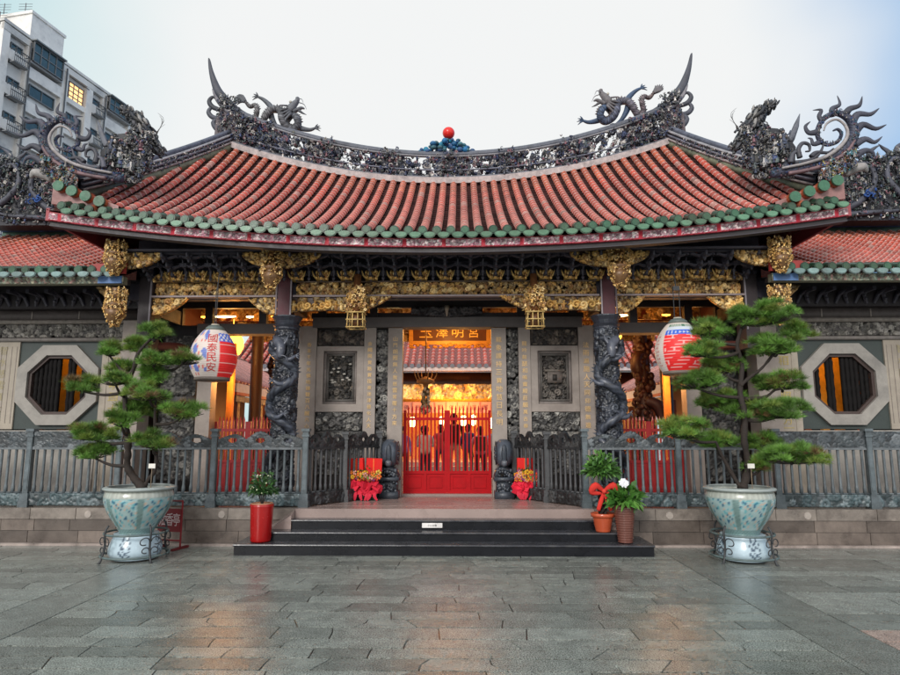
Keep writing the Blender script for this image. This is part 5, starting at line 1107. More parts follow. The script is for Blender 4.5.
# ================================================================ RAILINGS
RAILC=[(.075,.088,.098),(.045,.055,.063),(.13,.145,.155),(.05,.06,.066)]
RAILD=[(.035,.035,.037),(.05,.05,.05),(.025,.026,.028)]
def rail_post(p,dark=False,h=1.16,name='post',parent=None):
    g=MB(); c=np.array((.05,.052,.055) if dark else (.085,.105,.115)); x,y,z=p
    g.box(x-.075,x+.075,y-.075,y+.075,z,z+.10,c); g.box(x-.065,x+.065,y-.065,y+.065,z+.10,z+.2,c*1.1); g.box(x-.042,x+.042,y-.042,y+.042,z+.2,z+h-.12,c)
    g.box(x-.028,x+.028,y-.047,y-.042,z+.26,z+h-.2,c*1.3); g.box(x-.055,x+.055,y-.055,y+.055,z+h-.12,z+h-.09,c*1.2); g.box(x-.045,x+.045,y-.045,y+.045,z+h-.09,z+h-.04,c*.9); g.box(x-.062,x+.062,y-.062,y+.062,z+h-.04,z+h,c*1.25)
    return g.build(name,'railD' if dark else 'rail',parent)
def rail_panel(a,b,z,parent,dark=False,style='wave',n=None,first=[0]):
    a=np.array(a);b=np.array(b); L_=np.linalg.norm(b-a); d=(b-a)/L_; nn=np.array((d[1],-d[0])); 
    if nn[1]>0: nn=-nn
    pal=RAILD if dark else RAILC; m='railD' if dark else 'rail'; e=.05
    P3=lambda s,o,zz:np.stack([a[0]+d[0]*s+nn[0]*o,a[1]+d[1]*s+nn[1]*o,z+zz],-1)
    g=MB(); n=n or max(3,int((L_-2*e)/.108)); c=np.array((.06,.062,.066) if dark else (.10,.118,.128))
    for i in range(n):
        s=e+(L_-2*e)*(i+.5)/n; pp=P3(s,0,0); g.tube([P3(s,0.,.2),P3(s,0.,.30),P3(s,0.,.33),P3(s,0.,.86),P3(s,0.,.9)],[.028,.027,.020,.020,.024],8,c*random.uniform(.85,1.15))
    g.tube([P3(e,0,.21),P3(L_-e,0,.21)],.016,6,c); bars=g.build('bars',m,parent,True)
    # top board, pierced and wavy
    g=MB(); H,C=carve(L_-2*e,.30,.0115,('scroll','cloud','leaf'),.13,pal,pal[-1],1.4); H=.35+.65*H
    def outline(u,v):
        if style=='flat': return v>-1
        w=.52+.30*np.abs(np.sin(u*pi*3))*(1-.35*np.cos(u*2*pi)) ; o=v<w
        ho=np.zeros_like(u,bool)
        for k in (.17,.5,.83): ho|=((u-k)/.05)**2+((v-.45)/.10)**2<1
        return o&~ho
    hh=.30 if style!='flat' else .27
    relief(g,H,C,lambda u,v,h:P3(e+(L_-2*e)*u,.02*h+ .012,.86+hh*v) if np.ndim(h) and np.min(h)>=0 else P3(e+(L_-2*e)*u,-.02,.86+hh*v),mask=outline,side=-1)
    v=[P3(s,o,zz) for s in (e,L_-e) for o,zz in ((.035,.855),(.035,.885),(-.03,.885),(-.03,.855))]; g.add(np.array(v),[(0,1,5,4),(1,2,6,5),(2,3,7,6),(3,0,4,7)],c=pal[2]); g.build('top_board',m,parent)
    g=MB(); H,C=carve(L_-2*e,.18,.0115,('scroll','cloud','flower'),.14,[np.array(p)*1.1+np.array((0,.02,.02))*float(not dark) for p in pal],pal[0],1.5)
    relief(g,H,C,lambda u,v,h:P3(e+(L_-2*e)*u,.03+.035*h,.02+.18*v) if np.min(h)>=0 else P3(e+(L_-2*e)*u,-.04,.02+.18*v),side=-1)
    g.build('base_board',m,parent,True)
def fences():
    for s in (-1,1):
        side='left' if s<0 else 'right'
        xs=[2.12,3.52,4.98,6.37,7.8,9.3]; z=.53
        r=empty('railing',(s*5.5,9.65,z),f'long patinated blue-grey railing along the {side} terrace edge','railing','railings round the temple porch')
        for i,x in enumerate(xs): rail_post((s*x,9.65,z),False,1.17,'post',r)
        for i in range(5): rail_panel((s*xs[i],9.65),(s*xs[i+1],9.65),z,r,False,'wave' if i<3-1 else 'flat')
        r2=empty('railing',(s*1.6,10.4,z),f'short dark railing slanting back to the central gate on the {side}','railing','railings round the temple porch')
        pts=[(2.12,9.65),(1.64,10.35),(1.17,11.06)]
        rail_post((s*pts[1][0],pts[1][1],z),True,1.12,'post',r2); rail_post((s*pts[2][0],pts[2][1],z),True,1.14,'post',r2)
        for i in range(2): rail_panel((s*pts[i][0],pts[i][1]),(s*pts[i+1][0],pts[i+1][1]),z,r2,True,'wave',n=7)
fences()
def drum_stone(s):
    side='left' if s<0 else 'right'
    r=empty('drum_stone',(s*.98,11.0,.53),f'dark carved drum stone at the {side} side of the central gate','drum stone','carved drum stones flanking the gate'); X,Y,z=s*.98,11.0,.53; B=(.045,.055,.07)
    g=MB(); g.box(X-.16,X+.16,Y-.2,Y+.2,z,z+.12,B); g.box(X-.13,X+.13,Y-.17,Y+.17,z+.12,z+.30,np.array(B)*.8); g.box(X-.17,X+.17,Y-.21,Y+.21,z+.30,z+.36,B)
    rd=random.Random(4)
    for k in range(60): w=rd.uniform(.015,.035); g.ell((X+rd.uniform(-.14,.14),Y-.18,z+rd.uniform(.03,.5)),(w,.02,w),shade(B,.5),su=6,sv=4)
    g.tube([(X-.13,Y,z+.36),(X-.09,Y,z+.46),(X+.0,Y,z+.5),(X+.09,Y,z+.46),(X+.13,Y,z+.36)],[.05,.06,.06,.06,.05],8,B,flat=2); g.build('pedestal','bluestone',r,True)
    g=MB(); g.lathe([(.001,-.14),(.10,-.14),(.19,-.12),(.235,-.06),(.24,0),(.235,.06),(.19,.12),(.10,.14),(.001,.14)],(X,Y,z+.76),28,(.07,.085,.11),'x')
    for sx in (-1,1):
        g.lathe([(.19,0),(.20,.012),(.21,0)],(X+sx*.135,Y,z+.76),24,B,'x'); g.ell((X,Y-.24,z+.76),(.05,.03,.16),(.09,.11,.14))
        for k in range(10): a=k*.628; g.ell((X+sx*.14,Y+.1*cos(a),z+.76+.1*sin(a)),(.02,.03,.03),shade(B),su=6,sv=4)
    g.ell((X,Y-.25,z+.60),(.06,.05,.06),(.08,.09,.11)); 
    for sx in (-1,1): g.ell((X+sx*.03,Y-.29,z+.62),.012,(.2,.2,.22),su=6,sv=4)
    g.build('drum','bluestone',r,True)
for s in (-1,1): drum_stone(s)
# ================================================================ PAPER LANTERNS
def lantern(X,Y,zt,h,w,s,label):
    r=empty('lantern',(X,Y,zt-h),label,'lantern')
    nu,nv=96,72; V=[];C=[]; rd=random.Random(7+s)
    zc=zt-h*.52
    def prof(t): # t 0 bottom..1 top
        return w/2*(.60+.40*sin(pi*min(1,max(0,(t*.86+.12))))**.75) if t<.93 else w/2*(.60+.4*sin(pi*.92)**.75)*(1-(t-.93)/.07*.35)
    def prof(t): 
        a=-.93+t*(.93+1.36); return w/2*max(.22,cos(a)**.66)
    z_of=lambda t: zt-h+.04+t*(h-.09)
    for i in range(nv+1):
        t=i/nv; rr=prof(t)*(1+.006*sin(t*nv*pi/1.5))
        for j in range(nu):
            a=2*pi*j/nu-pi/2; V.append((X+rr*cos(a),Y+rr*sin(a),z_of(t)))
            d=((j/nu*360+180)%360)-180       # 0 = facing the viewer, + to the right
            c=np.array((.60,.52,.47))
            if s<0:
                if 34<d<108:
                    if t<.70: c=np.array((.68,.02,.02)); g1=(t*11)%1<.10; g2=(d/9)%1<.10; c=c if not (g1 and d<95) else np.array((.72,.42,.38))
                    elif t<.88: c=np.array((.05,.12,.50)) if (sin(d*.4)*cos(t*60)>-.2) else np.array((.6,.55,.55))
                elif -70<d<4 and t>.1 and sin(d*.21+3*t)+sin(t*17+d*.05)>.75: c=np.array((.12,.17,.45))
                elif -55<d<0 and sin(d*.5)*sin(t*24)>.72: c=np.array((.6,.08,.06))
                elif d>108 or d<-72: c=np.array((.50,.38,.34))
            else:
                if -58<d<62:
                    if t<.70: c=np.array((.72,.02,.02))*(1 if (t*1.43)%1<.5 else 1.05); ln=int(t*16); c=np.array((.74,.45,.42)) if ((t*16)%1<.14 and sin(ln*5.1+d*.12)>-.35) or ((d+ln*13)%24<1.6 and sin(ln*3.3)>.2) else c
                    elif t<.80: c=np.array((.02,.10,.55)) if sin(d*.55)+.6*sin(t*90)>-.5 else np.array((.55,.55,.6))
                    elif t<.87: c=np.array((.50,.55,.60))
                    elif t<.93: c=np.array((.07,.16,.10)) if sin(d*.9)>-.3 else np.array((.5,.5,.45))
                elif -92<d<-64 and sin(d*.7)*sin(t*44)>.55 and .1<t<.75: c=np.array((.45,.10,.08))
            if t>.95: c=np.array((.10,.11,.09))
            C.append(c*(1-.06*(i%3==0)))
    q=[(i*nu+j,i*nu+(j+1)%nu,(i+1)*nu+(j+1)%nu,(i+1)*nu+j) for i in range(nv) for j in range(nu)]
    g=MB(); g.add(V,q,c=np.array(C)); 
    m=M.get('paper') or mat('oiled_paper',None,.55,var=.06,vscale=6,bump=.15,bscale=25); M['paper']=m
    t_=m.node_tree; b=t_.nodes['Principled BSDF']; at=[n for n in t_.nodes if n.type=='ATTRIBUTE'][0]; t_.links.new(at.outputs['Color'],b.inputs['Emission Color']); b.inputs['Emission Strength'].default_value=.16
    so_=g.build('paper_shade',m,r,True)
    g=MB(); rb=prof(0); g.lathe([(.001,0),(rb,0),(rb+.012,.01),(rb+.012,.05),(rb-.01,.05)],(X,Y,zt-h),32,(.16,.13,.11)); g.build('rim','paint',r,True); g=MB(); rt_=prof(1)
    g.lathe([(rt_+.012,-.03),(rt_+.015,0),(.10,.035),(.06,.05),(.001,.055)],(X,Y,zt-.045),24,(.12,.15,.14)); g.cyl((X,Y,zt-.005),.06,.025,14,(.55,.5,.4)); g.build('cap','paint',r,True)
    g=MB()
    for dx in ((-.045,.045) if s>0 else (-.012,.012)): g.tube([(X+dx,Y,zt),(X+dx,Y,3.9)],.007,5,(.05,.05,.05))
    if s>0: g.tube([(X-.045,Y,3.72),(X+.045,Y,3.72)],.007,5,(.1,.1,.1)); g.box(X-.05,X+.05,Y-.03,Y+.03,3.83,3.9,(.05,.05,.05))
    g.tube([(X,Y,3.88),(X,Y+.1,4.45)],.01,5,(.05,.05,.05)); g.build('hanger','dkmetal',r)
    if s<0:   # the four red characters, wrapped on the paper
        g=MB()
        for i,ch in enumerate('國泰民安'):
            t=.76-.19*i; v,tt=text(ch,.135); 
            if len(v):
                # refine long strokes by subdividing once
                z=z_of(t)+v[:,1]; tv=(z-(zt-h+.04))/(h-.09); rr=np.array([prof(x) for x in tv])*1.012+.004; d=R(17.)+v[:,0]*1.05/rr-pi/2
                g.add(np.stack([X+rr*np.cos(d),Y+rr*np.sin(d),z],1),t=tt,c=(.62,.03,.03))
        g.build('lettering','paint',so_)
    return r
lantern(-3.60,9.6,3.30,.87,.71,-1,'white and red paper lantern with red characters, hanging at the left side doorway')
lantern(3.61,9.6,3.385,.87,.72,1,'paper lantern with large red panel and blue band, hanging at the right side doorway')
# ================================================================ POTTED PINES
def pine(px0,Y,trunks,pads,label,seed,tilt):
    rd=random.Random(seed); b0=A(px0,487,Y); X=b0[0]
    r=empty('potted_pine',(X,Y,.0),label,'potted tree','potted pines before the temple')
    g=MB(); pr=[(.001,0),(.20,0),(.22,.02),(.27,.10),(.365,.24),(.43,.38),(.445,.47),(.43,.53),(.415,.55),(.455,.562),(.468,.582),(.44,.60),(.40,.60),(.39,.54),(.001,.53)]
    W_=.96; pr=[(a*W_,b) for a,b in pr]; n=len(pr); seg=64; V=[];C=[]
    for i,(rr,zz) in enumerate(pr):
        for j in range(seg):
            a=2*pi*j/seg; V.append((X+rr*cos(a),Y+rr*sin(a),.335+zz))
    # finer body for painted panels
    g=MB(); prs,_=smooth(np.array([(a,0,b) for a,b in pr]),np.zeros(n),6); prof=prs[:,[0,2]]; m=96; V=[];C=[]
    for rr,zz in prof:
        for j in range(m):
            a=2*pi*j/m; V.append((X+rr*cos(a),Y+rr*sin(a),.335+zz)); k=((a/(2*pi)*6)%1); c=np.array((.30,.37,.35))
            if .07<zz<.47 and rr>.2 and .12<k<.88:
                c=np.array((.31,.43,.43)); f=sin(a*21+3*sin(zz*31+a*3))+sin(zz*52+2.4*sin(a*17+zz*12))
                if .1<zz and f>.75: c=np.array((.12,.36,.40)) if f<1.35 else np.array((.03,.12,.20))
                elif f<-1.45: c=np.array((.50,.36,.28))
            elif zz<.47 and rr>.2: c=np.array((.15,.24,.23))*(1+.25*sin(a*60)*sin(zz*150))
            if .48<zz<.56: c=np.array((.34,.36,.32))*(1+.25*(sin(a*40)>0.3))
            if zz>.56: c=np.array((.33,.37,.36))
            C.append(c)
    q=[(i*m+j,i*m+(j+1)%m,(i+1)*m+(j+1)%m,(i+1)*m+j) for i in range(len(prof)-1) for j in range(m)]
    g.add(V,q,c=np.array(C)); g.build('pot','cer',r,True)
    g=MB(); g.lathe([(.001,.0),(.37,-.01)],(X,Y,.335+.56),24,(.03,.022,.015)); g.build('soil','paint',r)
    # trunk and limbs
    g=MB(); TP=[]
    for tr,r0,r1 in trunks:
        P=np.array([A(x,y,Y+.05*sin(i*1.3)) for i,(x,y) in enumerate(tr)]); P,rr=smooth(P,np.linspace(r0,r1,len(P)),5); rr=rr*.88*(1+.2*np.array([rd.uniform(-1,1) for _ in rr])); g.tube(P,rr,9,(.05,.035,.028))
        TP+= [(p,q_) for p,q_ in zip(P,rr)]
    PD=[]
    for (cx,cy,rx,ry) in pads:
        k=Y/FPX; c=A(cx,cy+ry*.25,Y+rd.uniform(-.32,.32)); PD.append((c,rx*k*.9,ry*k*1.2)); 
        best=min(TP,key=lambda t:np.linalg.norm(t[0]-c-(0,0,-.12))+ (3 if t[0][2]>c[2]+.05 else 0)); a=best[0]; mid=(a+c)/2+np.array((0,0,-.06)); g.tube([a,mid,c+(0,0,-ry*k*.4)],[min(best[1],.028),.02,.012],7,(.05,.036,.03),sub=4)
        for kk in range(16):
            e=c+np.array((rd.uniform(-.8,.8)*rx*k,rd.uniform(-.6,.6)*rx*k,rd.uniform(-.2,.2)*ry*k)); g.tube([c+(0,0,-ry*k*.4),(c+e)/2+(0,0,-ry*k*.3),e],[.011,.008,.004],5,(.05,.036,.03))
    g.build('trunk','bark',r,True)
    # needles
    V=[];T_=[];C=[];n=0; rn=np.random.default_rng(seed)
    for c,rx,rz in PD:
        ry=rx*.75; ns_=int(12+(140 if seed==11 else 205)*rx*ry*1.25)
        for q_ in range(ns_):
            a=rn.random()*2*pi; rr=math.sqrt(rn.random())*.95 if q_>2 else .3*rn.random(); cc=c+np.array((rr*cos(a)*rx,rr*sin(a)*ry,(rn.random()*1.45-.45)*rz*math.sqrt(1-rr*rr*.75))); R0=rn.uniform(.05,.085)
            base=np.array((.12,.25,.04))*rn.uniform(.55,1.4)
            if rn.random()<.22: base=np.array((.17,.25,.04))*rn.uniform(.7,1.15)
            if rn.random()<.05: base=np.array((.16,.10,.04))
            for _ in range(36):
                d0=rn.normal(0,1,3); d0/=np.linalg.norm(d0); d0[2]=abs(d0[2])*.9-.15; p=cc+d0*R0*rn.random()**.5*np.array((1.15,1.15,.7))
                m_=9; L_=.085*rn.uniform(.7,1.3); d=d0+np.array((0,0,.35))+rn.normal(0,.42,(m_,3)); d/=np.linalg.norm(d,axis=1)[:,None]; w=np.cross(d,rn.normal(0,1,(m_,3))); w/=np.linalg.norm(w,axis=1)[:,None]; w*=.0026
                tip=p+d*L_; b=p+d*L_*.05; V.append(np.stack([b-w,b+w,tip],1).reshape(-1,3)); T_.append(np.arange(m_*3).reshape(-1,3)+n); n+=m_*3; C.append(np.tile(base*rn.uniform(.75,1.25),(m_*3,1)))
    g=MB(); g.add(np.concatenate(V),t=np.concatenate(T_),c=np.concatenate(C)); g.build('foliage','leaf',r)
    # small tag on a cane
    g=MB(); p=A(px0+12,466,Y-.15); g.box(p[0]-.045,p[0]+.045,p[1]-.004,p[1],p[2]-.03,p[2]+.03,(.7,.68,.62)); g.tube([(p[0],p[1]+.003,.88),(p[0],p[1]+.003,p[2])],.006,5,(.2,.15,.1)); g.build('name_tag','paint',r)
    return r,X
LP=[(157,332,13,10),(137.5,346,11,8),(110,351,10,8),(120,368,14,6),(153,360,12,7),(182.5,359,21,8),(153.5,377,11,9),(116,380,15,8),(84,386,19,9),(150,394,24,9),(152,405,24,9),(136,410,20,10),(122,421,15,8),(184,412,23,8),(94,434,31,9),(153,442,21,9),(95,453,22,8)]
LT=[([(144,489),(134,478),(127.5,466),(128,450),(127,430),(125,408),(126,389),(134,368),(139,352),(152,338)],.062,.022),([(143,488),(148,480),(156,466),(155,431),(156,400),(164,370)],.035,.015)]
RP_=[(771,315,27,13),(745,318,17,9),(709,330,20,11),(800,331,14,10),(703,351,16,8),(777,346,29,12),(723,366,20,11),(697,382,25,10),(782,383,27,10),(722,402,24,10),(774,411,35,11),(744,408,26,9),(684,430,24,12),(716,441,23,9),(760,443,19,9),(792,456,35,11),(760,466,14,6)]
RT=[([(742,489),(746,478),(748,462),(744,440),(745,415),(740,393),(742,365),(737,345),(743,324)],.065,.025),([(741,488),(732,474),(722,456),(716,442)],.04,.018),([(740,386),(750,377),(762,368),(775,352)],.03,.018),([(745,399),(765,397),(775,390),(786,388)],.028,.016),([(745,466),(758,460),(775,457),(790,459)],.03,.015)]
pr1,XL=pine(140,8.5,LT,LP,'potted pine on the left with sparse bent trunk and rounded needle pads',11,0)
pr2,XR_=pine(739,8.55,RT,RP_,'potted pine on the right, fuller and taller with layered needle pads',23,0)
def stand(X,Y,side):
    r=empty('plant_stand',(X,Y,0),f'wrought iron ring stand round the {side} pine pot','plant stand','iron stands of the potted pines')
    g=MB(); ring_=lambda z,rr,t:g.tube([(X+rr*cos(a),Y+rr*sin(a),z) for a in np.linspace(0,2*pi,41)],t,7,(.10,.14,.14))
    ring_(.345,.385,.014); ring_(.07,.41,.014); g.build('ring','dkmetal' if 0 else 'rail',r,True)
    for k in range(4):
        a=k*pi/2+.9 if side=='left' else k*pi/2+.6
        g=MB(); u=np.array((cos(a),sin(a),0)); t=np.array((-sin(a),cos(a),0)); c0=np.array((X,Y,0))
        g.tube([c0+u*.36+(0,0,.46),c0+u*.40+(0,0,.38),c0+u*.39+(0,0,.2),c0+u*.43+(0,0,.03),c0+u*.46+(0,0,.0)],[.012,.014,.014,.014,.018],7,(.02,.025,.03),sub=3)
        for sg in (-1,1):
            for zc,rr in ((.26,.06),(.15,.045)):
                g.tube([c0+u*.40+t*sg*(.012+rr*(1-cos(q)))*1+np.array((0,0,zc+rr*sin(q)*(1-.08*q))) for q in np.linspace(0,5,18)],.007,5,(.02,.025,.03))
        g.build('leg','dkmetal',r,True)
    q=empty('ceramic_pedestal',(X,Y,0),f'pale blue-white ceramic drum under the {side} pine pot','pedestal','ceramic drums under the pine pots')
    g=MB(); prof=[(.001,.015),(.26,.015),(.30,.05),(.325,.10),(.32,.17),(.295,.25),(.265,.32),(.255,.335),(.001,.335)]; prs,_=smooth(np.array([(a,0,b) for a,b in prof]),np.zeros(len(prof)),5); m=80; V=[];C=[]
    for rr,zz in prs[:,[0,2]]:
        for j in range(m):
            a=2*pi*j/m; V.append((X+rr*cos(a),Y+rr*sin(a),zz)); kk=(a/(2*pi)*4+.1)%1; c=np.array((.43,.55,.62)); f=sin(a*29+2.5*sin(zz*60))+sin(zz*75+2*sin(a*23))
            if kk<.30 and .05<zz<.31 and f>.15: c=np.array((.05,.085,.13))
            C.append(c)
    qd=[(i*m+j,i*m+(j+1)%m,(i+1)*m+(j+1)%m,(i+1)*m+j) for i in range(len(prs)-1) for j in range(m)]; g.add(V,qd,c=np.array(C)); g.build('body','cer',q,True)
stand(XL,8.5,'left'); stand(XR_,8.55,'right')
# ================================================================ SMALL THINGS
def leafy(parent,name,c,rx,rz,n,L_,W,cols,seed,up=.5):
    rn=np.random.default_rng(seed); g=MB()
    for _ in range(n):
        d=rn.normal(0,1,3); d/=np.linalg.norm(d); d[2]=abs(d[2])*up+d[2]*(1-up); p=np.array(c)+d*(rx,rx,rz)*rn.random()**.45
        o=d+rn.normal(0,.5,3)+(0,0,.2); o/=np.linalg.norm(o); s=np.cross(o,rn.normal(0,1,3)); s/=np.linalg.norm(s); nn=np.cross(o,s); l=L_*rn.uniform(.6,1.3); w=W*rn.uniform(.7,1.2)
        k=np.array(cols[rn.integers(len(cols))])*rn.uniform(.6,1.35)
        g.add([p,p+o*l*.5+s*w+nn*.01,p+o*l-np.array((0,0,l*.25)),p+o*l*.5-s*w+nn*.01],[(0,1,2,3)],c=k)
    return g.build(name,'leaf',parent)
def plants():
    G=[(.03,.09,.02),(.05,.14,.03),(.02,.06,.015)]
    # left: red planter
    X,Y,z=-2.53,8.93,.155
    r=empty('potted_shrub',(X,Y,z),'dark leafy shrub with white buds in tall red pot on left step end','potted plant')
    g=MB(); g.lathe([(.001,0),(.13,0),(.14,.02),(.155,.42),(.16,.47),(.165,.50),(.15,.505),(.14,.47),(.001,.46)],(X,Y,z),28,(.36,.006,.006)); g.lathe([(.15,.504),(.158,.515),(.14,.52),(.13,.47)],(X,Y,z),28,(.5,.25,.15)); g.build('pot','cer',r,True)
    leafy(r,'foliage',(X,Y,z+.68),.17,.27,620,.085,.014,G,1); g=MB(); rd=random.Random(1)
    for k in range(7): a=rd.random()*6.28; g.tube([(X,Y,z+.47),(X+.1*cos(a),Y+.1*sin(a),z+.75)],.006,5,(.08,.06,.03))
    g.build('stem','bark',r)
    g=MB()
    for k in range(26): a=rd.random()*6.28; e=rd.uniform(-.2,1.2); g.ell((X+.17*cos(a)*cos(e),Y+.17*sin(a)*cos(e),z+.68+.24*sin(e)),.011,(.7,.72,.5),su=6,sv=4)
    g.build('flower','paint',r,True)
    # right: money tree in terracotta pot
    X,Y,z=2.235,9.08,.275
    r=empty('potted_money_tree',(X,Y,z),'round green braided-stem tree with red bow in orange clay pot on right steps','potted plant')
    g=MB(); g.lathe([(.001,0),(.10,0),(.105,.015),(.14,.19),(.145,.20),(.165,.205),(.17,.25),(.155,.255),(.145,.2),(.001,.2)],(X,Y,z),28,(.50,.09,.035)); g.build('pot','cer',r,True)
    g=MB()
    for k in range(4): g.tube([(X+.045*cos(k*1.57+t*7),Y+.045*sin(k*1.57+t*7),z+.2+.42*t) for t in np.linspace(0,1,16)],.02,7,(.22,.15,.09))
    g.build('braided_stem','bark',r,True); leafy(r,'foliage',(X,Y,z+.82),.20,.25,760,.11,.022,[(.06,.16,.03),(.10,.24,.04),(.04,.11,.02)],2)
    g=MB()
    for s in (-1,1):
        g.tube([(X,Y-.12,z+.56),(X+s*.12,Y-.17,z+.64),(X+s*.17,Y-.15,z+.55),(X+s*.03,Y-.13,z+.53)],[.02,.05,.045,.015],6,(.60,.03,.02),flat=.4,sub=4)
        g.tube([(X,Y-.13,z+.55),(X+s*.05,Y-.15,z+.42),(X+s*(.09),Y-.14,z+.30)],[.02,.035,.028],6,(.60,.03,.02),flat=.25,sub=3)
    g.ell((X,Y-.15,z+.56),.035,(.65,.05,.03)); g.build('bow','cloth',r,True)
    # right: ribbed brown planter
    X,Y,z=2.50,8.93,.155
    r=empty('potted_leafy_plant',(X,Y,z),'broad-leaved plant with white flower in tall ribbed brown planter on right step','potted plant')
    g=MB(); pr=[]; 
    for k in range(15): zz=k*.032; rr=.095+.045*(k/14); pr+=[(rr,zz),(rr+.010,zz+.012),(rr,zz+.026)]
    g.lathe([(.001,0)]+pr+[(.14,.50),(.12,.48),(.001,.46)],(X,Y,z),28,(.15,.055,.04)); g.build('pot','cer',r,True)
    leafy(r,'foliage',(X,Y,z+.56),.20,.18,230,.17,.042,[(.07,.20,.03),(.12,.28,.05),(.04,.13,.02)],3)
    g=MB(); p=np.array((X-.01,Y-.08,z+.80))
    for k in range(9): a=k*.7; g.obox(p+(.035*cos(a),.02*sin(a),.03*sin(a)),.06,.012,.05,rx=.4*sin(a),ry=a,c=(.75,.76,.80))
    g.build('flower','paint',r)
plants()
def bouquet(s):
    side='left' if s<0 else 'right'; X=-1.36 if s<0 else 1.33; Y,z=10.62,.534
    if s>0: Y=10.8
    r=empty('flower_offering',(X,Y,z),('wide' if s<0 else 'narrow')+f' red gift box arrangement with yellow and red flowers {side} of the gate','flower arrangement','festive flower arrangements by the gate'); w=.27 if s<0 else .17; rd=random.Random(8+s)
    g=MB()
    for k in (-1,1) if s<0 else (0,): 
        g.obox((X+k*.15*1.,Y+.05,z+.56),.26,.12,.24,rz=.12*k,ry=.05*k,c=(.72,.012,.01)); g.obox((X+k*.15,Y+.05-.064,z+.56),.018,.006,.24,rz=.12*k,c=(.8,.16,.04))
    g.build('red_box','cloth',r)
    g=MB()
    for k in range(90):
        a=rd.uniform(-1,1); p=(X+a*w,Y-.1-rd.uniform(0,.08),z+.33+rd.uniform(0,.13)); c=rd.choice([(.72,.38,.02),(.7,.15,.02),(.75,.5,.08),(.25,.04,.15),(.65,.3,.25),(.65,.04,.03)]); q=rd.uniform(.018,.032)
        for j in range(5): g.ell((p[0]+q*cos(j*1.257),p[1]-.004*j,p[2]+q*sin(j*1.257)),(q*.7,q*.5,q*.7),shade(c,.15),su=5,sv=4)
        g.ell((p[0],p[1]-q*.6,p[2]),q*.4,(.35,.2,.02),su=5,sv=4)
    g.build('flowers','cloth',r,True)
    leafy(r,'leaves',(X,Y-.03,z+.40),w,.14,110,.09,.016,[(.03,.10,.02),(.06,.16,.03)],5)
    g=MB()
    for k in range(46): p=(X+rd.uniform(-1,1)*w,Y-.1+rd.uniform(-.06,.06),z+.17+rd.uniform(-.03,.13)); g.obox(p,.12,.02,.10,rd.uniform(-1,1),rd.uniform(-.8,.8),rd.uniform(-1,1),c=shade((.66,.012,.04),.2))
    for k in range(6): x=X+(k-2.5)*w*.3; g.tube([(x,Y-.12,z+.15),(x+rd.uniform(-.04,.04),Y-.15,z+.08),(x+rd.uniform(-.05,.05),Y-.14,z+.01)],[.02,.03,.015],5,(.62,.02,.05),flat=.3,sub=2)
    g.build('red_wrapping','cloth',r)
    g=MB(); 
    for k in (-.6,0,.6): g.lathe([(.001,0),(.05,0),(.055,.2),(.001,.2)],(X+k*w,Y,z),10,(.06,.09,.07))
    g.build('vase','cer',r,True)
bouquet(-1); bouquet(1)
def sign():
    r=empty('standing_sign',(-3.93,9.2,0),'red standing sign with three white characters beside the left pine pot','sign'); rz=R(-14)
    c=np.array((-3.93,9.2,0)); u=np.array((cos(rz),sin(rz),0)); 
    g=MB(); g.obox(c+(0,0,.40),.36,.025,.32,rz,c=(.17,.006,.010)); o=g.build('board','paint',r)
    g=MB()
    for k in (-1,1): g.tube([c+u*k*.19+(0,0,.02),c+u*k*.19+(0,0,.68)],.013,6,(.20,.01,.015)); g.obox(c+u*k*.19+(0,0,.02),.04,.34,.03,rz,c=(.12,.01,.012))
    g.tube([c-u*.19+(0,0,.67),c+u*.19+(0,0,.67)],.013,6,(.16,.03,.035)); g.tube([c-u*.19+(0,0,.12),c+u*.19+(0,0,.12)],.012,6,(.2,.01,.015)); g.build('stand','paint',r)
    g=MB()
    for i,ch in enumerate('油香亭'):
        v,t=text(ch,.13); p=c+u*(-.115+.115*i)+(0,0,.41); n=np.array((sin(rz),-cos(rz),0)); g.add(p+v[:,:1]*.95*u+v[:,1:2]*1.35*np.array((0,0,1))+n*.016,t=t,c=(.62,.50,.50))
    g.build('lettering','paint',o)
sign()
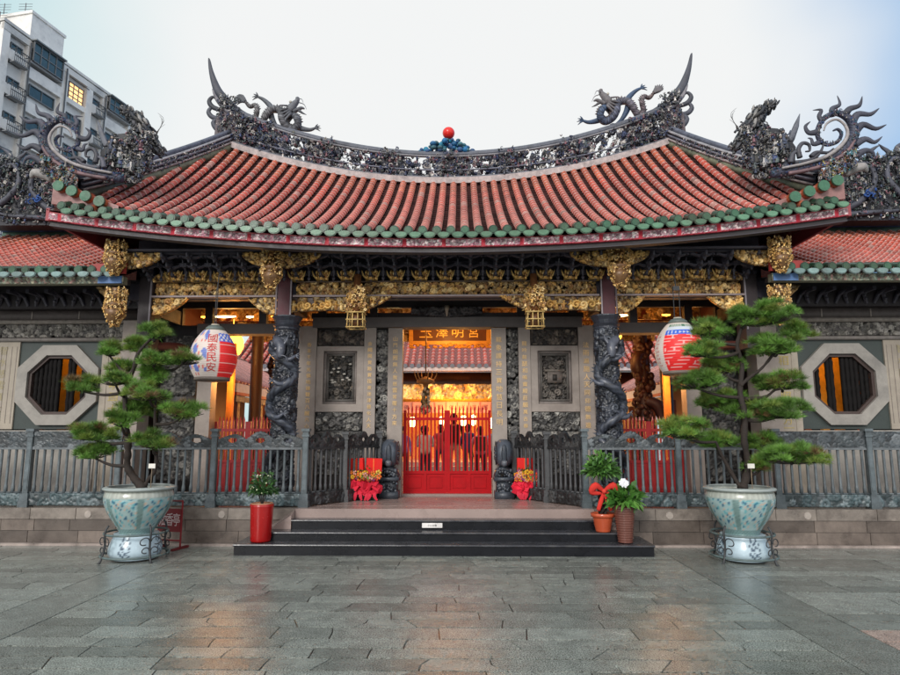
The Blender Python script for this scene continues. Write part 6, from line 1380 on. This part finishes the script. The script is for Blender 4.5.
# ================================================================ BUILDINGS BEHIND
def apartments():
    K=60/36; D=np.array((.18432,.98287)); Nn=np.array((D[1],-D[0])); C0=np.array((CX+(-20.364)*K,60.)); 
    zz=lambda z:CZ+(z-CZ)*K
    r=empty('apartment_block',(C0[0],60,0),'weathered grey apartment block with barred balconies and one warm lit window','apartment block')
    def P(s,o,z): p=C0+D*s*K+Nn*o; return (p[0],p[1],z)
    def slab(g,s0,s1,o0,o1,z0,z1,c):
        v=[P(s,o,z) for z in (z0,z1) for o in (o0,o1) for s in (s0,s1)]; g.add(v,[(0,2,3,1),(4,5,7,6),(0,1,5,4),(2,6,7,3),(0,4,6,2),(1,3,7,5)],c=c)
    top=zz(21.46); g=MB(); slab(g,-8.95,0,-14,-.35,0,top-.5,(.5,.5,.5)); g.build('wall','apt',r)
    g=MB()
    for a,b in ((-8.95,-8.55),(-7.55,-7.35),(-5.35,-4.95),(-3.65,-3.2),(-2.45,-2.1),(-.3,0)): slab(g,a,b,-.35,.0,0,top-.3,(.5,.5,.5))
    for k in range(8):
        z=zz(20.25-1.8*k+.0)
        for a,b in ((-7.35,-5.35),(-2.1,-.3)): slab(g,a,b,-.35,-.02,z-1.55,z-.55,(.5,.5,.5))
        slab(g,-4.95,-3.65,-.35,-.05,z-1.5,z-1.0,(.5,.5,.5))
        for a,b in ((-8.55,-7.55),(-3.2,-2.45)): slab(g,a,b,-.35,-.05,z-1.0,z-.1,(.5,.5,.5))
    g.build('wall_pier','aptW',r)
    g=MB(); slab(g,-9.0,.05,-14,.08,top-.25,top,(.13,.135,.14)); slab(g,-8.95,0,-.3,.03,top-.9,top-.35,(.5,.5,.5)); g.build('parapet','apt',r)
    g=MB(); slab(g,-7.25,-5.2,-9,-.5,top-.2,zz(22.95),(.5,.5,.5)); slab(g,-7.32,-5.13,-9.2,-.4,zz(22.95),zz(23.1),(.1,.1,.1)); g.build('roof_room','aptW',r)
    def win(s0,s1,z0,z1,nm,cols=2,rows=2,o=-.3,mt='glass',bal=False,lit=None):
        z0,z1=zz(z0),zz(z1); g=MB(); f=.02
        for q in ((s0,s1,z0,z0+.09),(s0,s1,z1-.09,z1),(s0,s0+.035,z0,z1),(s1-.035,s1,z0,z1)): slab(g,q[0],q[1],o,o+.14,q[2],q[3],(.14,.15,.16))
        for i in range(1,cols): a=s0+(s1-s0)*i/cols; slab(g,a-.018,a+.018,o+.01,o+.12,z0,z1,(.16,.17,.18))
        for i in range(1,rows): a=z0+(z1-z0)*i/rows; slab(g,s0,s1,o+.01,o+.11,a-.04,a+.04,(.16,.17,.18))
        w=g.build('window','paint',r); g=MB(); slab(g,s0+.02,s1-.02,o-.05,o+.05,z0+.05,z1-.05,(.5,.5,.5)); g.build('pane',lit or mt,w)
        if bal:
            g=MB(); 
            for i in range(9): a=s0-.08+(s1-s0+.16)*i/8; slab(g,a-.008,a+.008,o+.75,o+.79,z0-.05,z0+1.0,(.05,.055,.06))
            for z in (z0-.05,z0+.45,z0+1.0): slab(g,s0-.09,s1+.09,o+.74,o+.80,z-.025,z+.025,(.05,.055,.06))
            slab(g,s0-.09,s1+.09,o+.3,o+.8,z0-.12,z0-.05,(.25,.26,.27))
            for sx in (s0-.09,s1+.07): slab(g,sx,sx+.02,o+.3,o+.78,z0+.96,z0+1.02,(.05,.055,.06))
            g.build('balcony_rail','paint',w)
    for k in range(6):
        d=-1.80*k
        win(-8.38,-7.72,19.55+d,20.6+d,'a',2,2,bal=True); 
        if k: win(-7.15,-5.6,18.45+1.8+d+.0,19.15+1.85+d-.1,'b',2,1)
        win(-4.78,-3.75,(19.6 if k==0 else 18.15+1.8)+d,20.65+d,'c',3,4 if k==0 else 2,lit='glowW' if k==0 else None,mt='glassB')
        win(-3.1,-2.55,19.6+d,20.6+d,'d',1,2,bal=True)
        if k: win(-1.95,-.45,20.2+d,20.9+d,'e',3,1)
    win(-7.4,-5.55,20.15,21.25,'glazed',4,2,o=.25,mt='glassB'); win(-2.15,-.35,20.35,21.2,'glazed',4,2,o=.25,mt='glassB')
    g=MB(); slab(g,-7.45,-5.5,-.3,.6,zz(21.25),zz(21.32),(.2,.22,.23)); slab(g,-7.45,-5.5,-.3,.25,zz(20.05),zz(20.15),(.3,.3,.3)); slab(g,-2.2,-.3,-.3,.6,zz(21.2),zz(21.27),(.2,.22,.23)); slab(g,-2.2,-.3,-.3,.25,zz(20.25),zz(20.35),(.3,.3,.3)); g.build('canopy','paint',r)
    g=MB(); 
    for s in (-5.15,-2.3,-7.45): g.tube([P(s,.12,z) for z in (0,20,top-.6)],.07,6,(.10,.11,.12))
    g.tube([P(-4.95,.15,zz(20.75)),P(-3.6,.15,zz(20.75))],.05,6,(.1,.1,.1)); g.build('drainpipe','paint',r)
    for s,o,h in ((-7.0,-4,1.6),(-6.6,-2.5,1.9),(-8.7,-1,1.0)):
        b=np.array(P(s,o,zz(23.05) if s>-8 else top)); g=MB(); g.tube([b,b+(0,0,h)],.035,5,(.1,.1,.11))
        for k in range(3): g.tube([b+(-.6,0,h-.1-.25*k),b+(.6,0,h-.1-.25*k)],.02,4,(.1,.1,.11))
        g.build('aerial','paint',r)
    for z,s in ((15.2,-7.0),(17.05,-2.0)):
        pass
    b=empty('far_building',(-27,62,0),'plain pale concrete building far behind the left roof slope','building'); g=MB(); g.box(-31.5,-27.0,63,72,0,28.6); g.box(-29.5,-27.0,61,63,0,29.3); g.build('wall','aptW',b)
    g=MB(); g.box(-29.6,-26.9,60.9,63,29.3,29.5,(.3,.3,.3)); g.box(-31.6,-29.5,62.9,72,28.6,28.8,(.3,.3,.3)); g.build('parapet','paint',b)
apartments()
